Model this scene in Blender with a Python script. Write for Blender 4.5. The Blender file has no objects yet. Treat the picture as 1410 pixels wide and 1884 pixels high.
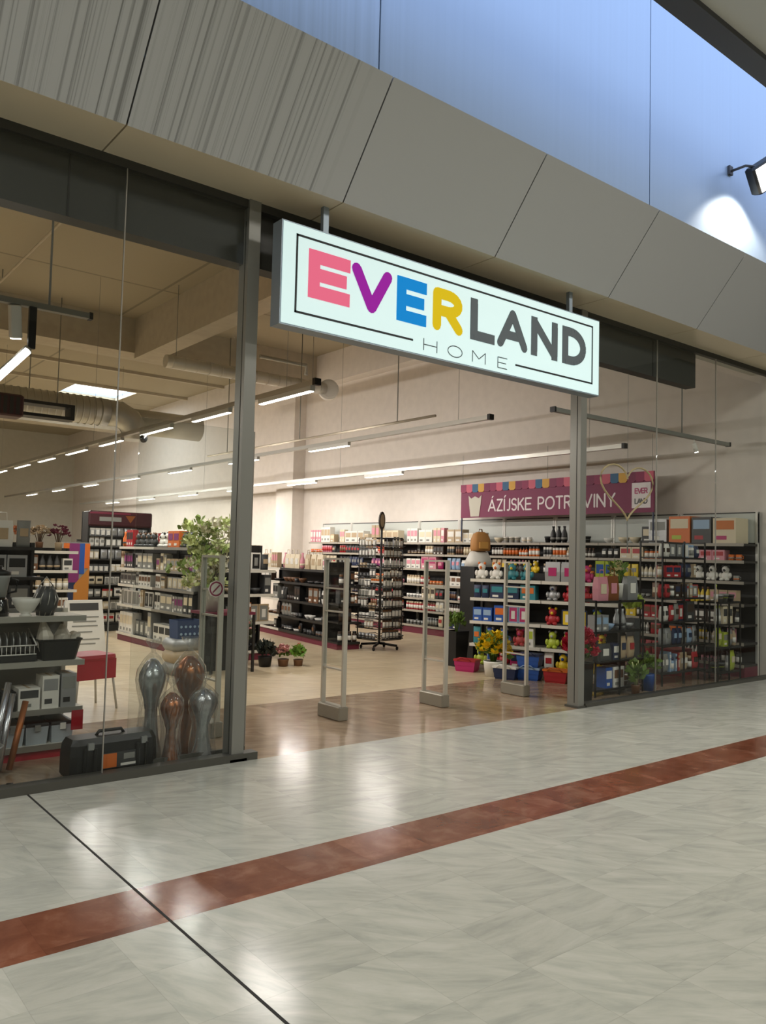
import bpy, math, random
from mathutils import Vector, Matrix
SC = bpy.context.scene
COL = SC.collection
PI = math.pi
rnd = random.Random(7)

# ------------------------------------------------------------------ camera, light, exposure
F_PX = 1487.2
R3 = Matrix(((0.78190086, -0.05262794, -0.62117738),
             (-0.62293429, -0.02733551, -0.78179642),
             (0.02416413, 0.99823999, -0.05415741)))
# camera axes are the columns (right, up, back)
cam_d = bpy.data.cameras.new('camera'); cam = bpy.data.objects.new('camera', cam_d); COL.objects.link(cam)
m4 = R3.to_4x4(); m4.translation = Vector((0, 0, 1.55)); cam.matrix_world = m4
cam_d.sensor_fit = 'VERTICAL'; cam_d.sensor_height = 24.0; cam_d.lens = 24.0 * F_PX / 1884.0
cam_d.clip_start = 0.05; cam_d.clip_end = 200
SC.camera = cam
SC.view_settings.view_transform = 'Standard'; SC.view_settings.look = 'None'
SC.view_settings.gamma = 1.0; SC.view_settings.exposure = 0.0; SC.view_settings.use_curve_mapping = False
SC.cycles.max_bounces = 8; SC.cycles.transparent_max_bounces = 16; SC.cycles.caustics_reflective = False
SC.cycles.caustics_refractive = False; SC.cycles.use_denoising = True
SC.cycles.sample_clamp_indirect = 4.0

W = bpy.data.worlds.new('sky'); SC.world = W; W.use_nodes = True
bg = W.node_tree.nodes['Background']; bg.inputs[0].default_value = (0.58, 0.71, 1.0, 1); bg.inputs[1].default_value = 1.85

def area(name, loc, sx, sy, power, col=(1, 1, 1), rot=(0, 0, 0), parent=None):
    l = bpy.data.lights.new(name, 'AREA'); l.shape = 'RECTANGLE'; l.size = sx; l.size_y = sy
    l.energy = power; l.color = col
    o = bpy.data.objects.new(name, l); COL.objects.link(o); o.location = loc; o.rotation_euler = rot
    if parent: o.parent = parent
    return o
MALL_W = 110.0       # each added, unseen light panel in the mall ceiling
TRACK_W = 17.0      # per metre of lit track in the shop
WARM = (1.0, 0.94, 0.88); MALLC = (1.0, 0.965, 0.90)

# ------------------------------------------------------------------ materials
def srgb(h):
    h = h.lstrip('#'); v = [int(h[i:i + 2], 16) / 255 for i in (0, 2, 4)]
    return tuple((c / 12.92 if c <= .04045 else ((c + .055) / 1.055) ** 2.4) for c in v)
MATS = {}
def mat(name, col, rough=.5, metal=0., emit=0., coat=0., noise=0.):
    if name in MATS: return MATS[name]
    m = bpy.data.materials.new(name); m.use_nodes = True; nt = m.node_tree; b = nt.nodes['Principled BSDF']
    c = srgb(col) if isinstance(col, str) else col
    b.inputs['Base Color'].default_value = (*c, 1); b.inputs['Roughness'].default_value = rough
    b.inputs['Metallic'].default_value = metal; b.inputs['Coat Weight'].default_value = coat
    if emit:
        b.inputs['Emission Color'].default_value = (*c, 1); b.inputs['Emission Strength'].default_value = emit
    if noise:
        tc = nt.nodes.new('ShaderNodeTexCoord'); n = nt.nodes.new('ShaderNodeTexNoise'); n.inputs['Scale'].default_value = 6
        n.inputs['Detail'].default_value = 5
        r = nt.nodes.new('ShaderNodeValToRGB')
        r.color_ramp.elements[0].color = (*[x * (1 - noise) for x in c], 1); r.color_ramp.elements[0].position = .35
        r.color_ramp.elements[1].color = (*[min(1, x * (1 + noise)) for x in c], 1); r.color_ramp.elements[1].position = .65
        nt.links.new(tc.outputs['Object'], n.inputs['Vector']); nt.links.new(n.outputs['Fac'], r.inputs['Fac'])
        nt.links.new(r.outputs['Color'], b.inputs['Base Color'])
    MATS[name] = m
    return m

def nodes_of(name):
    m = bpy.data.materials.new(name); m.use_nodes = True; MATS[name] = m
    return m, m.node_tree, m.node_tree.nodes, m.node_tree.links, m.node_tree.nodes['Principled BSDF']

def math_node(N, L, op, a, b=None, c=None):
    n = N.new('ShaderNodeMath'); n.operation = op
    for i, v in enumerate((a, b, c)):
        if v is None: continue
        if isinstance(v, (int, float)): n.inputs[i].default_value = v
        else: L.new(v, n.inputs[i])
    return n.outputs[0]

def tile_floor(name, c1, c2, vein, size, off, rough, veinscale, groutdark=.86, tilevar=.16, bands=False):
    """square stone tiles on a world grid: per-tile tone, veins, thin seams"""
    m, nt, N, L, b = nodes_of(name); b.inputs['Specular IOR Level'].default_value = .36
    tc = N.new('ShaderNodeTexCoord'); mp = N.new('ShaderNodeMapping'); L.new(tc.outputs['Object'], mp.inputs[0])
    mp.inputs['Location'].default_value = (off[0], off[1], 0); mp.inputs['Scale'].default_value = (1 / size[0], 1 / size[1], 1)
    fl = N.new('ShaderNodeVectorMath'); fl.operation = 'FLOOR'; L.new(mp.outputs[0], fl.inputs[0])
    fr = N.new('ShaderNodeVectorMath'); fr.operation = 'FRACTION'; L.new(mp.outputs[0], fr.inputs[0])
    wn = N.new('ShaderNodeTexWhiteNoise'); wn.noise_dimensions = '3D'; L.new(fl.outputs[0], wn.inputs['Vector'])
    sx = N.new('ShaderNodeSeparateXYZ'); L.new(fr.outputs[0], sx.inputs[0])
    # seam mask
    def edge(o, w):
        a = math_node(N, L, 'LESS_THAN', o, w); bb = math_node(N, L, 'GREATER_THAN', o, 1 - w)
        return math_node(N, L, 'MAXIMUM', a, bb)
    seam = math_node(N, L, 'MAXIMUM', edge(sx.outputs[0], .0035), edge(sx.outputs[1], .0035))
    # veins rotate with the tile
    vm = N.new('ShaderNodeVectorMath'); vm.operation = 'MULTIPLY'; L.new(wn.outputs['Color'], vm.inputs[0]); vm.inputs[1].default_value = (9, 9, 9)
    va = N.new('ShaderNodeVectorMath'); va.operation = 'ADD'; L.new(tc.outputs['Object'], va.inputs[0]); L.new(vm.outputs[0], va.inputs[1])
    vr = N.new('ShaderNodeVectorRotate'); vr.rotation_type = 'Z_AXIS'; L.new(va.outputs[0], vr.inputs['Vector'])
    L.new(math_node(N, L, 'MULTIPLY', wn.outputs['Value'], 1.2), vr.inputs['Angle'])
    mp2 = N.new('ShaderNodeMapping'); mp2.inputs['Scale'].default_value = veinscale; L.new(vr.outputs[0], mp2.inputs[0])
    n1 = N.new('ShaderNodeTexNoise'); n1.inputs['Scale'].default_value = 2.2; n1.inputs['Detail'].default_value = 9
    n1.inputs['Roughness'].default_value = .62; n1.inputs['Distortion'].default_value = .45; L.new(mp2.outputs[0], n1.inputs['Vector'])
    r = N.new('ShaderNodeValToRGB'); L.new(n1.outputs['Fac'], r.inputs['Fac'])
    e = r.color_ramp.elements
    e[0].position = .30; e[0].color = (*srgb(vein), 1); e[1].position = .52; e[1].color = (*srgb(c1), 1)
    x = e.new(.72); x.color = (*srgb(c2), 1)
    tone = math_node(N, L, 'MULTIPLY_ADD', wn.outputs['Value'], tilevar, 1 - tilevar)
    tone = math_node(N, L, 'MULTIPLY', tone, math_node(N, L, 'MULTIPLY_ADD', seam, groutdark - 1, 1.0))
    sc = N.new('ShaderNodeVectorMath'); sc.operation = 'SCALE'; L.new(r.outputs['Color'], sc.inputs[0]); L.new(tone, sc.inputs['Scale'])
    L.new(sc.outputs[0], b.inputs['Base Color'])
    n2 = N.new('ShaderNodeTexNoise'); n2.inputs['Scale'].default_value = 1.3; L.new(tc.outputs['Object'], n2.inputs['Vector'])
    L.new(math_node(N, L, 'MULTIPLY_ADD', n2.outputs['Fac'], .12, rough - .06), b.inputs['Roughness'])
    return m

M_MARBLE = tile_floor('white marble', '#bdbdb0', '#c8c7bb', '#a9aba0', (.4, .4), (-1.5 + .4, -3.25), .18, (1.5, 6.0, 1), tilevar=.10)
M_RED = tile_floor('red marble', '#85503a', '#a0705a', '#6c3c2a', (.4, .4), (-1.5, -3.25), .15, (2.5, 2.5, 1), tilevar=.3)
M_STONE = tile_floor('beige stone', '#a08a72', '#b8a58c', '#8a745e', (.6, .6), (0, -5.4), .13, (1, 3, 1), tilevar=.14)
M_VINYL = tile_floor('pale plank vinyl', '#c6b596', '#d2c3a8', '#b09c7c', (1.2, .19), (0, -7.35), .30, (.7, 5, 1), groutdark=.93, tilevar=.10)

def glassy(name, tint=(.93, .95, .94), refl=.9):
    m, nt, N, L, b = nodes_of(name); N.remove(b)
    out = N['Material Output']; tr = N.new('ShaderNodeBsdfTransparent'); tr.inputs[0].default_value = (*tint, 1)
    gl = N.new('ShaderNodeBsdfGlossy'); gl.inputs['Roughness'].default_value = .02; gl.inputs[0].default_value = (refl, refl, refl, 1)
    fr = N.new('ShaderNodeFresnel'); ge = N.new('ShaderNodeNewGeometry')
    # same reflectance on both faces of the pane
    L.new(math_node(N, L, 'MULTIPLY_ADD', ge.outputs['Backfacing'], 1 / 1.45 - 1.45, 1.45), fr.inputs[0])
    mx = N.new('ShaderNodeMixShader'); L.new(fr.outputs[0], mx.inputs[0]); L.new(tr.outputs[0], mx.inputs[1]); L.new(gl.outputs[0], mx.inputs[2])
    L.new(mx.outputs[0], out.inputs[0]); return m
M_GLASS = glassy('shop window glass', (.95, .965, .96), .5)
M_FILM = glassy('clear plastic film', (.92, .92, .91), .95)
def cloudy(m):
    N, L = m.node_tree.nodes, m.node_tree.links; out = N['Material Output']; src = out.inputs[0].links[0].from_socket
    d = N.new('ShaderNodeBsdfDiffuse'); d.inputs[0].default_value = (.75, .73, .7, 1); mx = N.new('ShaderNodeMixShader')
    n = N.new('ShaderNodeTexNoise'); n.inputs['Scale'].default_value = 14; n.inputs['Detail'].default_value = 3
    L.new(math_node(N, L, 'MULTIPLY', math_node(N, L, 'POWER', n.outputs['Fac'], 3.0), .75), mx.inputs[0]); L.new(src, mx.inputs[1]); L.new(d.outputs[0], mx.inputs[2]); L.new(mx.outputs[0], out.inputs[0])
cloudy(M_FILM)

def fascia_mat():
    m, nt, N, L, b = nodes_of('ribbed grey metal')
    tc = N.new('ShaderNodeTexCoord'); s = N.new('ShaderNodeSeparateXYZ'); L.new(tc.outputs['Object'], s.inputs[0])
    cb = N.new('ShaderNodeCombineXYZ'); L.new(s.outputs[0], cb.inputs[0])
    n = N.new('ShaderNodeTexNoise'); n.inputs['Scale'].default_value = 17; n.inputs['Detail'].default_value = 4; n.inputs['Roughness'].default_value = .75
    L.new(cb.outputs[0], n.inputs['Vector'])
    r = N.new('ShaderNodeValToRGB'); L.new(n.outputs['Fac'], r.inputs['Fac']); e = r.color_ramp.elements
    e[0].position = .38; e[0].color = (.42, .42, .41, 1); e[1].position = .50; e[1].color = (1, 1, 1, 1)
    # the ribbing stops towards the doorway
    k = N.new('ShaderNodeMapRange'); L.new(s.outputs[0], k.inputs[0]); k.inputs[1].default_value = 3.15; k.inputs[2].default_value = 3.35
    k.inputs[3].default_value = 1; k.inputs[4].default_value = 0
    mx = N.new('ShaderNodeMix'); mx.data_type = 'RGBA'; L.new(k.outputs[0], mx.inputs['Factor']); mx.inputs['A'].default_value = (1, 1, 1, 1); L.new(r.outputs['Color'], mx.inputs['B'])
    ml = N.new('ShaderNodeMix'); ml.data_type = 'RGBA'; ml.blend_type = 'MULTIPLY'; ml.inputs['Factor'].default_value = 1
    ml.inputs['A'].default_value = (*srgb('#b3b5b6'), 1); L.new(mx.outputs['Result'], ml.inputs['B'])
    L.new(ml.outputs['Result'], b.inputs['Base Color']); b.inputs['Roughness'].default_value = .45; b.inputs['Metallic'].default_value = .35
    return m
M_FASCIA = fascia_mat()

def upper_mat():
    m, nt, N, L, b = nodes_of('sky tinted ribbed cladding')
    tc = N.new('ShaderNodeTexCoord'); s = N.new('ShaderNodeSeparateXYZ'); L.new(tc.outputs['Object'], s.inputs[0])
    cb = N.new('ShaderNodeCombineXYZ'); L.new(s.outputs[0], cb.inputs[0])
    n = N.new('ShaderNodeTexNoise'); n.inputs['Scale'].default_value = 16; n.inputs['Detail'].default_value = 3; L.new(cb.outputs[0], n.inputs['Vector'])
    k = N.new('ShaderNodeMapRange'); L.new(s.outputs[0], k.inputs[0]); k.inputs[1].default_value = 3.2; k.inputs[2].default_value = 4.2
    k.inputs[3].default_value = .55; k.inputs[4].default_value = .10
    a = math_node(N, L, 'MULTIPLY', math_node(N, L, 'SUBTRACT', n.outputs['Fac'], .5), k.outputs[0])
    t = math_node(N, L, 'ADD', a, 1.0)
    sc = N.new('ShaderNodeVectorMath'); sc.operation = 'SCALE'; sc.inputs[0].default_value = srgb('#a9bed6'); L.new(t, sc.inputs['Scale'])  # base colour carries part of the sky light's blue
    L.new(sc.outputs[0], b.inputs['Base Color']); b.inputs['Roughness'].default_value = .38; b.inputs['Metallic'].default_value = .2
    return m
M_UPPER = upper_mat()

def deck_mat():
    m, nt, N, L, b = nodes_of('shop concrete deck')
    tc = N.new('ShaderNodeTexCoord')
    br = N.new('ShaderNodeTexBrick'); br.offset = 0; L.new(tc.outputs['Object'], br.inputs['Vector'])
    br.inputs['Scale'].default_value = 1; br.inputs['Brick Width'].default_value = 6; br.inputs['Row Height'].default_value = 2.4; br.inputs['Mortar Size'].default_value = .03
    c = srgb('#a69c86'); br.inputs['Color1'].default_value = (*c, 1); br.inputs['Color2'].default_value = (*[x * .93 for x in c], 1)
    br.inputs['Mortar'].default_value = (*[x * .6 for x in c], 1)
    L.new(br.outputs['Color'], b.inputs['Base Color']); b.inputs['Roughness'].default_value = .9
    return m
M_DECK = deck_mat()

mk = lambda n: MATS[n]
mat('cream wall', '#ddd5cc', .85, noise=.03); mat('grey wall', '#c2bfb4', .85, noise=.03); mat('concrete beam', '#b5ab98', .85, noise=.05)
mat('soffit metal', '#e2d6bb', .3, .15); mat('dark beam', '#34342f', .55); mat('post grey', '#85857e', .4, .2); mat('sill grey', '#55544d', .5, .3)
mat('mall ceiling', '#c8c8c2', .8); mat('mall ceiling edge', '#4a4a4c', .6); mat('opposite wall', '#6b6860', .8)
mat('joint black', '#23221f', .7); mat('alu', '#b8b6ae', .35, .8); mat('alu light', '#c9c7bf', .45, .3); mat('galv', '#b4b3ac', .38, .85)
mat('white paint', '#dcdad2', .5); mat('shelf cream', '#cfcabd', .5); mat('shelf dark', '#23211e', .5); mat('rail beige', '#a0988a', .5); mat('black', '#121211', .45)
mat('black gloss', '#0d0d0e', .15, coat=.5); mat('maroon', '#6d2036', .5); mat('red', '#a51f2c', .45); mat('led', '#fff8ec', .5, emit=9)
mat('sky pane', '#f2f8ff', .5, emit=3.5); mat('grey plastic', '#8a8b88', .4); mat('wire black', '#161514', .4)
mat('sign face', '#c8e0e0', .5, emit=.64); mat('sign side', '#8e9aa4', .45, .5)
mat('ink black', '#15181c', .6); mat('ink grey', '#4a5154', .6)
for n, c in (('sign pink', '#f0708c'), ('sign violet', '#9d219f'), ('sign blue', '#0e8bd6'), ('sign yellow', '#e2c216')):
    m_ = mat(n, c, .6, emit=.84); m_.node_tree.nodes['Principled BSDF'].inputs['Specular IOR Level'].default_value = .1; m_.node_tree.nodes['Principled BSDF'].inputs['Base Color'].default_value = (*[x * .12 for x in srgb(c)], 1)
mat('sign charcoal', '#4b5356', .6, emit=.35)
mat('silver foil', '#c3c5ca', .25, .85); mat('copper foil', '#a86434', .28, .75)
mat('leaf green', '#5d7a2a', .6, noise=.3); mat('leaf pale', '#c3cb8c', .6, noise=.3); mat('blossom white', '#ded8c0', .6); mat('blossom pink', '#cf9a96', .6)
mat('flower yellow', '#e9c71c', .5); mat('flower red', '#c32a45', .5); mat('flower pink', '#d95a78', .5); mat('soil', '#3b2a1d', .9); mat('bark', '#5f4a36', .8)

PAL = {'red': '#a8262c', 'orange': '#cf6a26', 'yellow': '#dfc02c', 'green': '#5b8a3a', 'lime': '#a9b83a', 'teal': '#2f7d86', 'blue': '#24519c', 'sky-blue': '#8fa9c4',
       'navy': '#1f2b4a', 'purple': '#7c2a66', 'magenta': '#b02463', 'pink': '#d08a96', 'white': '#dedbd2', 'cream': '#d5c7aa', 'beige': '#b29c7c',
       'brown': '#6d4a30', 'cocoa': '#3a2a20', 'grey': '#85857f', 'silver': '#a5a6a6', 'charcoal': '#3c3d3d', 'black': '#191918', 'copper': '#9a5d34'}
def pm(c): return mat('paint ' + c, PAL[c], .45, .6 if c in ('silver', 'copper') else 0)

# ------------------------------------------------------------------ mesh builder
class MB:
    def __init__(s): s.v = []; s.f = []; s.mi = []; s.sm = []; s.k = 0
    def mat(s, i): s.k = i; return s
    def face(s, idx, smooth=False): s.f.append(idx); s.mi.append(s.k); s.sm.append(smooth)
    def box(s, x0, y0, z0, x1, y1, z1, c=0.0):
        if c <= 0:
            b = len(s.v)
            s.v += [(x0, y0, z0), (x1, y0, z0), (x1, y1, z0), (x0, y1, z0), (x0, y0, z1), (x1, y0, z1), (x1, y1, z1), (x0, y1, z1)]
            for q in ((0, 3, 2, 1), (4, 5, 6, 7), (0, 1, 5, 4), (1, 2, 6, 5), (2, 3, 7, 6), (3, 0, 4, 7)): s.face([b + i for i in q])
        else:   # chamfered in plan and in height
            def ring(i, z): return [(x0 + i + c, y0 + i, z), (x1 - i - c, y0 + i, z), (x1 - i, y0 + i + c, z), (x1 - i, y1 - i - c, z),
                                    (x1 - i - c, y1 - i, z), (x0 + i + c, y1 - i, z), (x0 + i, y1 - i - c, z), (x0 + i, y0 + i + c, z)]
            s.loft([ring(c, z0), ring(0, z0 + c), ring(0, z1 - c), ring(c, z1)], False)
        return s
    def loft(s, rings, smooth=True, caps=True):
        b = len(s.v); n = len(rings[0])
        for r in rings: s.v += [tuple(p) for p in r]
        for i in range(len(rings) - 1):
            for j in range(n):
                a = b + i * n + j; d = b + i * n + (j + 1) % n
                s.face([a, d, d + n, a + n], smooth)
        if caps: s.face([b + j for j in range(n)][::-1]); s.face([b + (len(rings) - 1) * n + j for j in range(n)])
        return s
    def lathe(s, prof, cx=0, cy=0, n=14, z=0, sx=1, sy=1):
        return s.loft([[(cx + r * sx * math.cos(2 * PI * j / n), cy + r * sy * math.sin(2 * PI * j / n), z + h) for j in range(n)] for r, h in prof])
    def tube(s, pts, r, n=8, r2=None):
        pts = [Vector(p) for p in pts]; rings = []; m = len(pts)
        for i, p in enumerate(pts):
            d = (pts[min(i + 1, m - 1)] - pts[max(i - 1, 0)]).normalized()
            a = Vector((0, 0, 1)) if abs(d.z) < .9 else Vector((1, 0, 0))
            u = d.cross(a).normalized(); w = d.cross(u)
            rr = r if r2 is None else r + (r2 - r) * i / max(1, m - 1)
            rings.append([p + (u * math.cos(2 * PI * j / n) + w * math.sin(2 * PI * j / n)) * rr for j in range(n)])
        return s.loft(rings)
    def ball(s, c, r, n=10, m=6, sx=1, sy=1, sz=1):
        return s.loft([[(c[0] + r * sx * math.sin(PI * (i + .02) / (m + .04)) * math.cos(2 * PI * j / n), c[1] + r * sy * math.sin(PI * (i + .02) / (m + .04)) * math.sin(2 * PI * j / n),
                         c[2] - r * sz * math.cos(PI * (i + .02) / (m + .04))) for j in range(n)] for i in range(m + 1)])
    def quad(s, a, b, c, d): k = len(s.v); s.v += [tuple(a), tuple(b), tuple(c), tuple(d)]; s.face([k, k + 1, k + 2, k + 3]); return s
    def bar(s, a, b, w, axis='y', t=None):
        """square bar from a to b"""
        return s.tube([a, b], w * .7071, 4)
    def mesh(s, name, mats):
        me = bpy.data.meshes.new(name); me.from_pydata(s.v, [], s.f)
        for m in mats: me.materials.append(mk(m) if isinstance(m, str) else m)
        me.polygons.foreach_set('material_index', s.mi); me.polygons.foreach_set('use_smooth', s.sm)
        me.update(); return me
    def build(s, name, mats, parent=None, loc=None, rot=None):
        if not isinstance(mats, (list, tuple)): mats = [mats]
        o = bpy.data.objects.new(name, s.mesh(name, mats)); COL.objects.link(o)
        if parent: o.parent = parent
        if loc: o.location = loc
        if rot is not None: o.rotation_euler = (0, 0, rot) if isinstance(rot, (int, float)) else rot
        return o

def tag(o, label, cat, group=None):
    o['label'] = label; o['category'] = cat
    if group: o['group'] = group
    return o
def thing(name, label, cat, loc=(0, 0, 0), rot=0, group=None):
    o = bpy.data.objects.new(name, None); COL.objects.link(o); o.location = loc; o.rotation_euler = (0, 0, rot); o.empty_display_size = .1
    return tag(o, label, cat, group)
def struct(o): o['kind'] = 'structure'; return o
def B(*a, **k): return MB().box(*a, **k)

# ------------------------------------------------------------------ the setting
YG = 5.45   # glass line
struct(MB().quad((-8, -6, 0), (16, -6, 0), (16, 3.25, 0), (-8, 3.25, 0)).quad((-8, 3.65, 0), (16, 3.65, 0), (16, 5.40, 0), (-8, 5.40, 0)).build('floor', 'white marble'))
struct(MB().quad((-8, 3.25, 0), (16, 3.25, 0), (16, 3.65, 0), (-8, 3.65, 0)).build('floor', 'red marble'))
struct(B(1.493, -6, -.004, 1.505, 5.40, .0015).build('trim_1', 'joint black'))
struct(MB().quad((-6, 5.40, 0), (11.3, 5.40, 0), (11.3, 7.32, 0), (-6, 7.32, 0)).build('floor', 'beige stone'))
struct(MB().quad((-6, 7.32, 0), (11.3, 7.32, 0), (11.3, 36, 0), (-6, 36, 0)).build('floor', 'pale plank vinyl'))
# shop shell
struct(B(11.3, 5.36, 0, 11.5, 36, 6.45).build('wall_right', 'cream wall'))
struct(B(11.5, 5.2, 0, 16, 5.5, 4.26).build('wall_front', 'grey wall'))
struct(B(-6.2, 36, 0, 11.5, 36.2, 6.45).build('wall_back', 'grey wall'))
struct(B(-6.2, 5.6, 0, -6, 36, 6.45).build('wall_left', 'cream wall'))
ce = MB().box(-6.2, 5.7, 6.45, 7.6, 36, 6.55).box(9.5, 5.7, 6.45, 11.5, 36, 6.55).box(7.6, 5.7, 6.45, 9.5, 24.5, 6.55).box(7.6, 26.4, 6.45, 9.5, 36, 6.55)
struct(ce.build('ceiling', M_DECK))
struct(B(7.6, 24.5, 6.62, 9.5, 26.4, 6.66).build('window_9', 'sky pane'))
area('skylight_glow', (8.55, 25.45, 6.56), 1.8, 1.8, 120, (.85, .93, 1), parent=None)
struct(B(10.95, 17.5, 0, 11.3, 18.3, 6.45).build('wall_pilaster', 'cream wall'))
struct(B(10.98, 5.8, 5.72, 11.3, 36, 6.45).build('trim_2', 'cream wall'))
for n_, (y0, y1) in enumerate(((16.6, 17.3), (28.0, 28.7))):
    struct(B(-6, y0, 5.72, 10.98, y1, 6.45).build('ceiling_beam', 'concrete beam'))
for x0 in (6.35, .2):
    struct(B(x0, 5.8, 5.60, x0 + .42, 16.6, 6.45).build('ceiling_beam', 'concrete beam'))
for y in (21.5, 24.0): struct(B(-6, y, 6.37, 10.98, y + .1, 6.45).build('ceiling_beam', 'joint black' if 0 else 'concrete beam'))
# front wall over the glazing, dark transom beam, soffit, sloping fascia, cladding above
struct(B(-6.2, 5.62, 4.27, 11.5, 5.75, 9.0).build('wall_front', 'grey wall'))
struct(B(-6, 5.50, 3.77, 9.38, 5.64, 4.262).build('trim_3', 'dark beam'))
for x in (-.9, 1.6, 5.0, 8.43):
    struct(B(x, 5.494, 3.77, x + .012, 5.501, 4.26).build('trim_4', 'joint black'))
edges = [-8, -3.24, -1.56, .12, 1.80, 3.505, 5.19, 6.87, 8.55, 10.23, 11.91, 16]
for a, b_ in zip(edges[:-1], edges[1:]):
    g = .006
    q = MB(); q.loft([[(x, 5.0, 4.262), (x, 4.41, 4.99), (x, 4.50, 5.02), (x, 5.05, 4.34)] for x in (a + g, b_ - g)], False)
    struct(q.build('wall_fascia_panel', M_FASCIA))
    struct(B(a + g, 5.0, 4.262, b_ - g, 5.47, 4.30).build('ceiling_soffit_panel', 'soffit metal'))
struct(B(-8, 5.06, 4.31, 16, 5.6, 4.345).build('trim_5', 'joint black'))
struct(MB().loft([[(x, 5.06, 4.33), (x, 4.515, 5.0), (x, 4.6, 5.0), (x, 5.1, 4.33)] for x in (-8, 16)], False).build('trim_6', 'joint black'))
struct(B(-8, 5.44, 4.20, 16, 5.50, 4.262).build('trim_7', 'dark beam'))
up = [-8, -3.5, .04, 3.63, 7.21, 10.8, 16]
for a, b_ in zip(up[:-1], up[1:]):
    struct(B(a + .007, 4.75, 4.6, b_ - .007, 4.80, 9.0).build('wall_cladding', M_UPPER))
struct(B(-8, 4.81, 4.6, 16, 4.86, 9.0).build('wall_backing', 'joint black'))
# mall side: ceiling, its dark edge, opposite wall
struct(B(-8, -6, 6.07, 16, 3.38, 6.25).build('ceiling', 'mall ceiling'))
struct(B(-8, 3.38, 6.02, 16, 3.58, 6.45).build('trim_8', 'mall ceiling edge'))
struct(B(-8, -6.2, 0, 16, -6, 6.25).build('wall_opposite', 'opposite wall'))
struct(B(-8.2, -6, 0, -8, 5.4, 6.25).build('wall_left', 'opposite wall'))
struct(B(16, -6, 0, 16.2, 5.4, 6.25).build('wall_right', 'opposite wall'))
for y, xs_ in ((-3.6, (-4.5, -.8, 8.4, 11.5)), (.9, (-4.5, -.8, 6.2, 9.2))):  # out-of-view panels, added to light the mall side
    for x in xs_:
        t = thing('added_ceiling_light', 'added unseen light panel in the mall ceiling, %s of the %s row' % (('leftmost', 'second', 'third', 'rightmost')[xs_.index(x)], 'nearer' if y > 0 else 'farther'), 'ceiling light', (x, y, 6.07), 0, 'added mall ceiling lights')
        B(-.62, -.62, -.03, .62, .62, 0).build('frame', 'alu light', t)
        B(-.56, -.56, -.036, .56, .56, -.03).build('diffuser', mat('added mall diffuser', '#fff3e0', .5, emit=2.5), t)
        area('added_ceiling_lamp', (0, 0, -.05), 1.1, 1.1, MALL_W, MALLC, parent=t)

# posts, sills, glazing
def post(x, lab):
    t = thing('door_post', lab, 'post', (x, 5.42, 0))
    B(-.05, 0, .0, .05, .14, 4.26 if x < 5 else 4.26).build('column', 'post grey', t)
    B(-.052, .045, .05, -.0495, .052, 4.1).build('groove', 'joint black', t)
    B(-.07, -.02, 0, .07, .16, .02).build('base_plate', 'sill grey', t)
post(2.98, 'grey square steel post at the left side of the shop doorway')
post(7.035, 'grey square steel post at the right side of the shop doorway')
struct(B(-6, 5.40, 0, 3.14, 5.50, .055).build('trim_9', 'sill grey'))
struct(B(7.09, 5.40, 0, 11.3, 5.50, .04).build('trim_10', 'sill grey'))
xs = [-4.0, -1.2, .4, 1.98, 2.925]; k = 1
for a, b_ in zip(xs[:-1], xs[1:]):
    struct(B(a + .004, 5.445, .05, b_ - .004, 5.455, 4.21).build('window_%d' % k, 'shop window glass')); k += 1
xr = [7.09, 8.45, 9.78, 11.29]
for a, b_ in zip(xr[:-1], xr[1:]):
    struct(B(a + .004, 5.445, .04, b_ - .004, 5.455, 4.21).build('window_%d' % k, 'shop window glass')); k += 1
for x in (.4, 1.98, 8.45, 9.78): struct(B(x - .0028, 5.442, .05, x + .0028, 5.458, 4.21).build('trim_11', mat('silicone', '#98948a', .4)))
t = thing('sliding_door', 'parked clear glass sliding door leaf behind the left post', 'glass door', (2.2, 5.585, 0))
B(0, 0, .06, .93, .012, 2.5).build('pane', 'shop window glass', t)
B(.0, -.004, .01, .93, .016, .06).build('bottom_rail', 'sill grey', t)
B(.925, -.003, .06, .932, .015, 2.5).build('edge_strip', 'silicone', t)
b0 = MB(); b0.lathe([(.066, 0), (.066, .003)], n=8)
st = b0.build('warning_sticker', mat('sticker white', '#d9d3c8', .5), t, (.64, -.003, 1.27)); st.rotation_euler = (PI / 2, 0, PI / 8 * 0)
rg = MB()
for j in range(16):
    a0, a1 = 2 * PI * j / 16, 2 * PI * (j + 1) / 16
    rg.quad((.044 * math.cos(a0), .044 * math.sin(a0), .0036), (.057 * math.cos(a0), .057 * math.sin(a0), .0036), (.057 * math.cos(a1), .057 * math.sin(a1), .0036), (.044 * math.cos(a1), .044 * math.sin(a1), .0036))
rg.box(-.04, -.006, .0033, .04, .006, .0037)
rr = rg.build('warning_ring', mat('sticker maroon', '#8a3a52', .5), st)
rr.rotation_euler = (0, 0, PI / 4)

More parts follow.
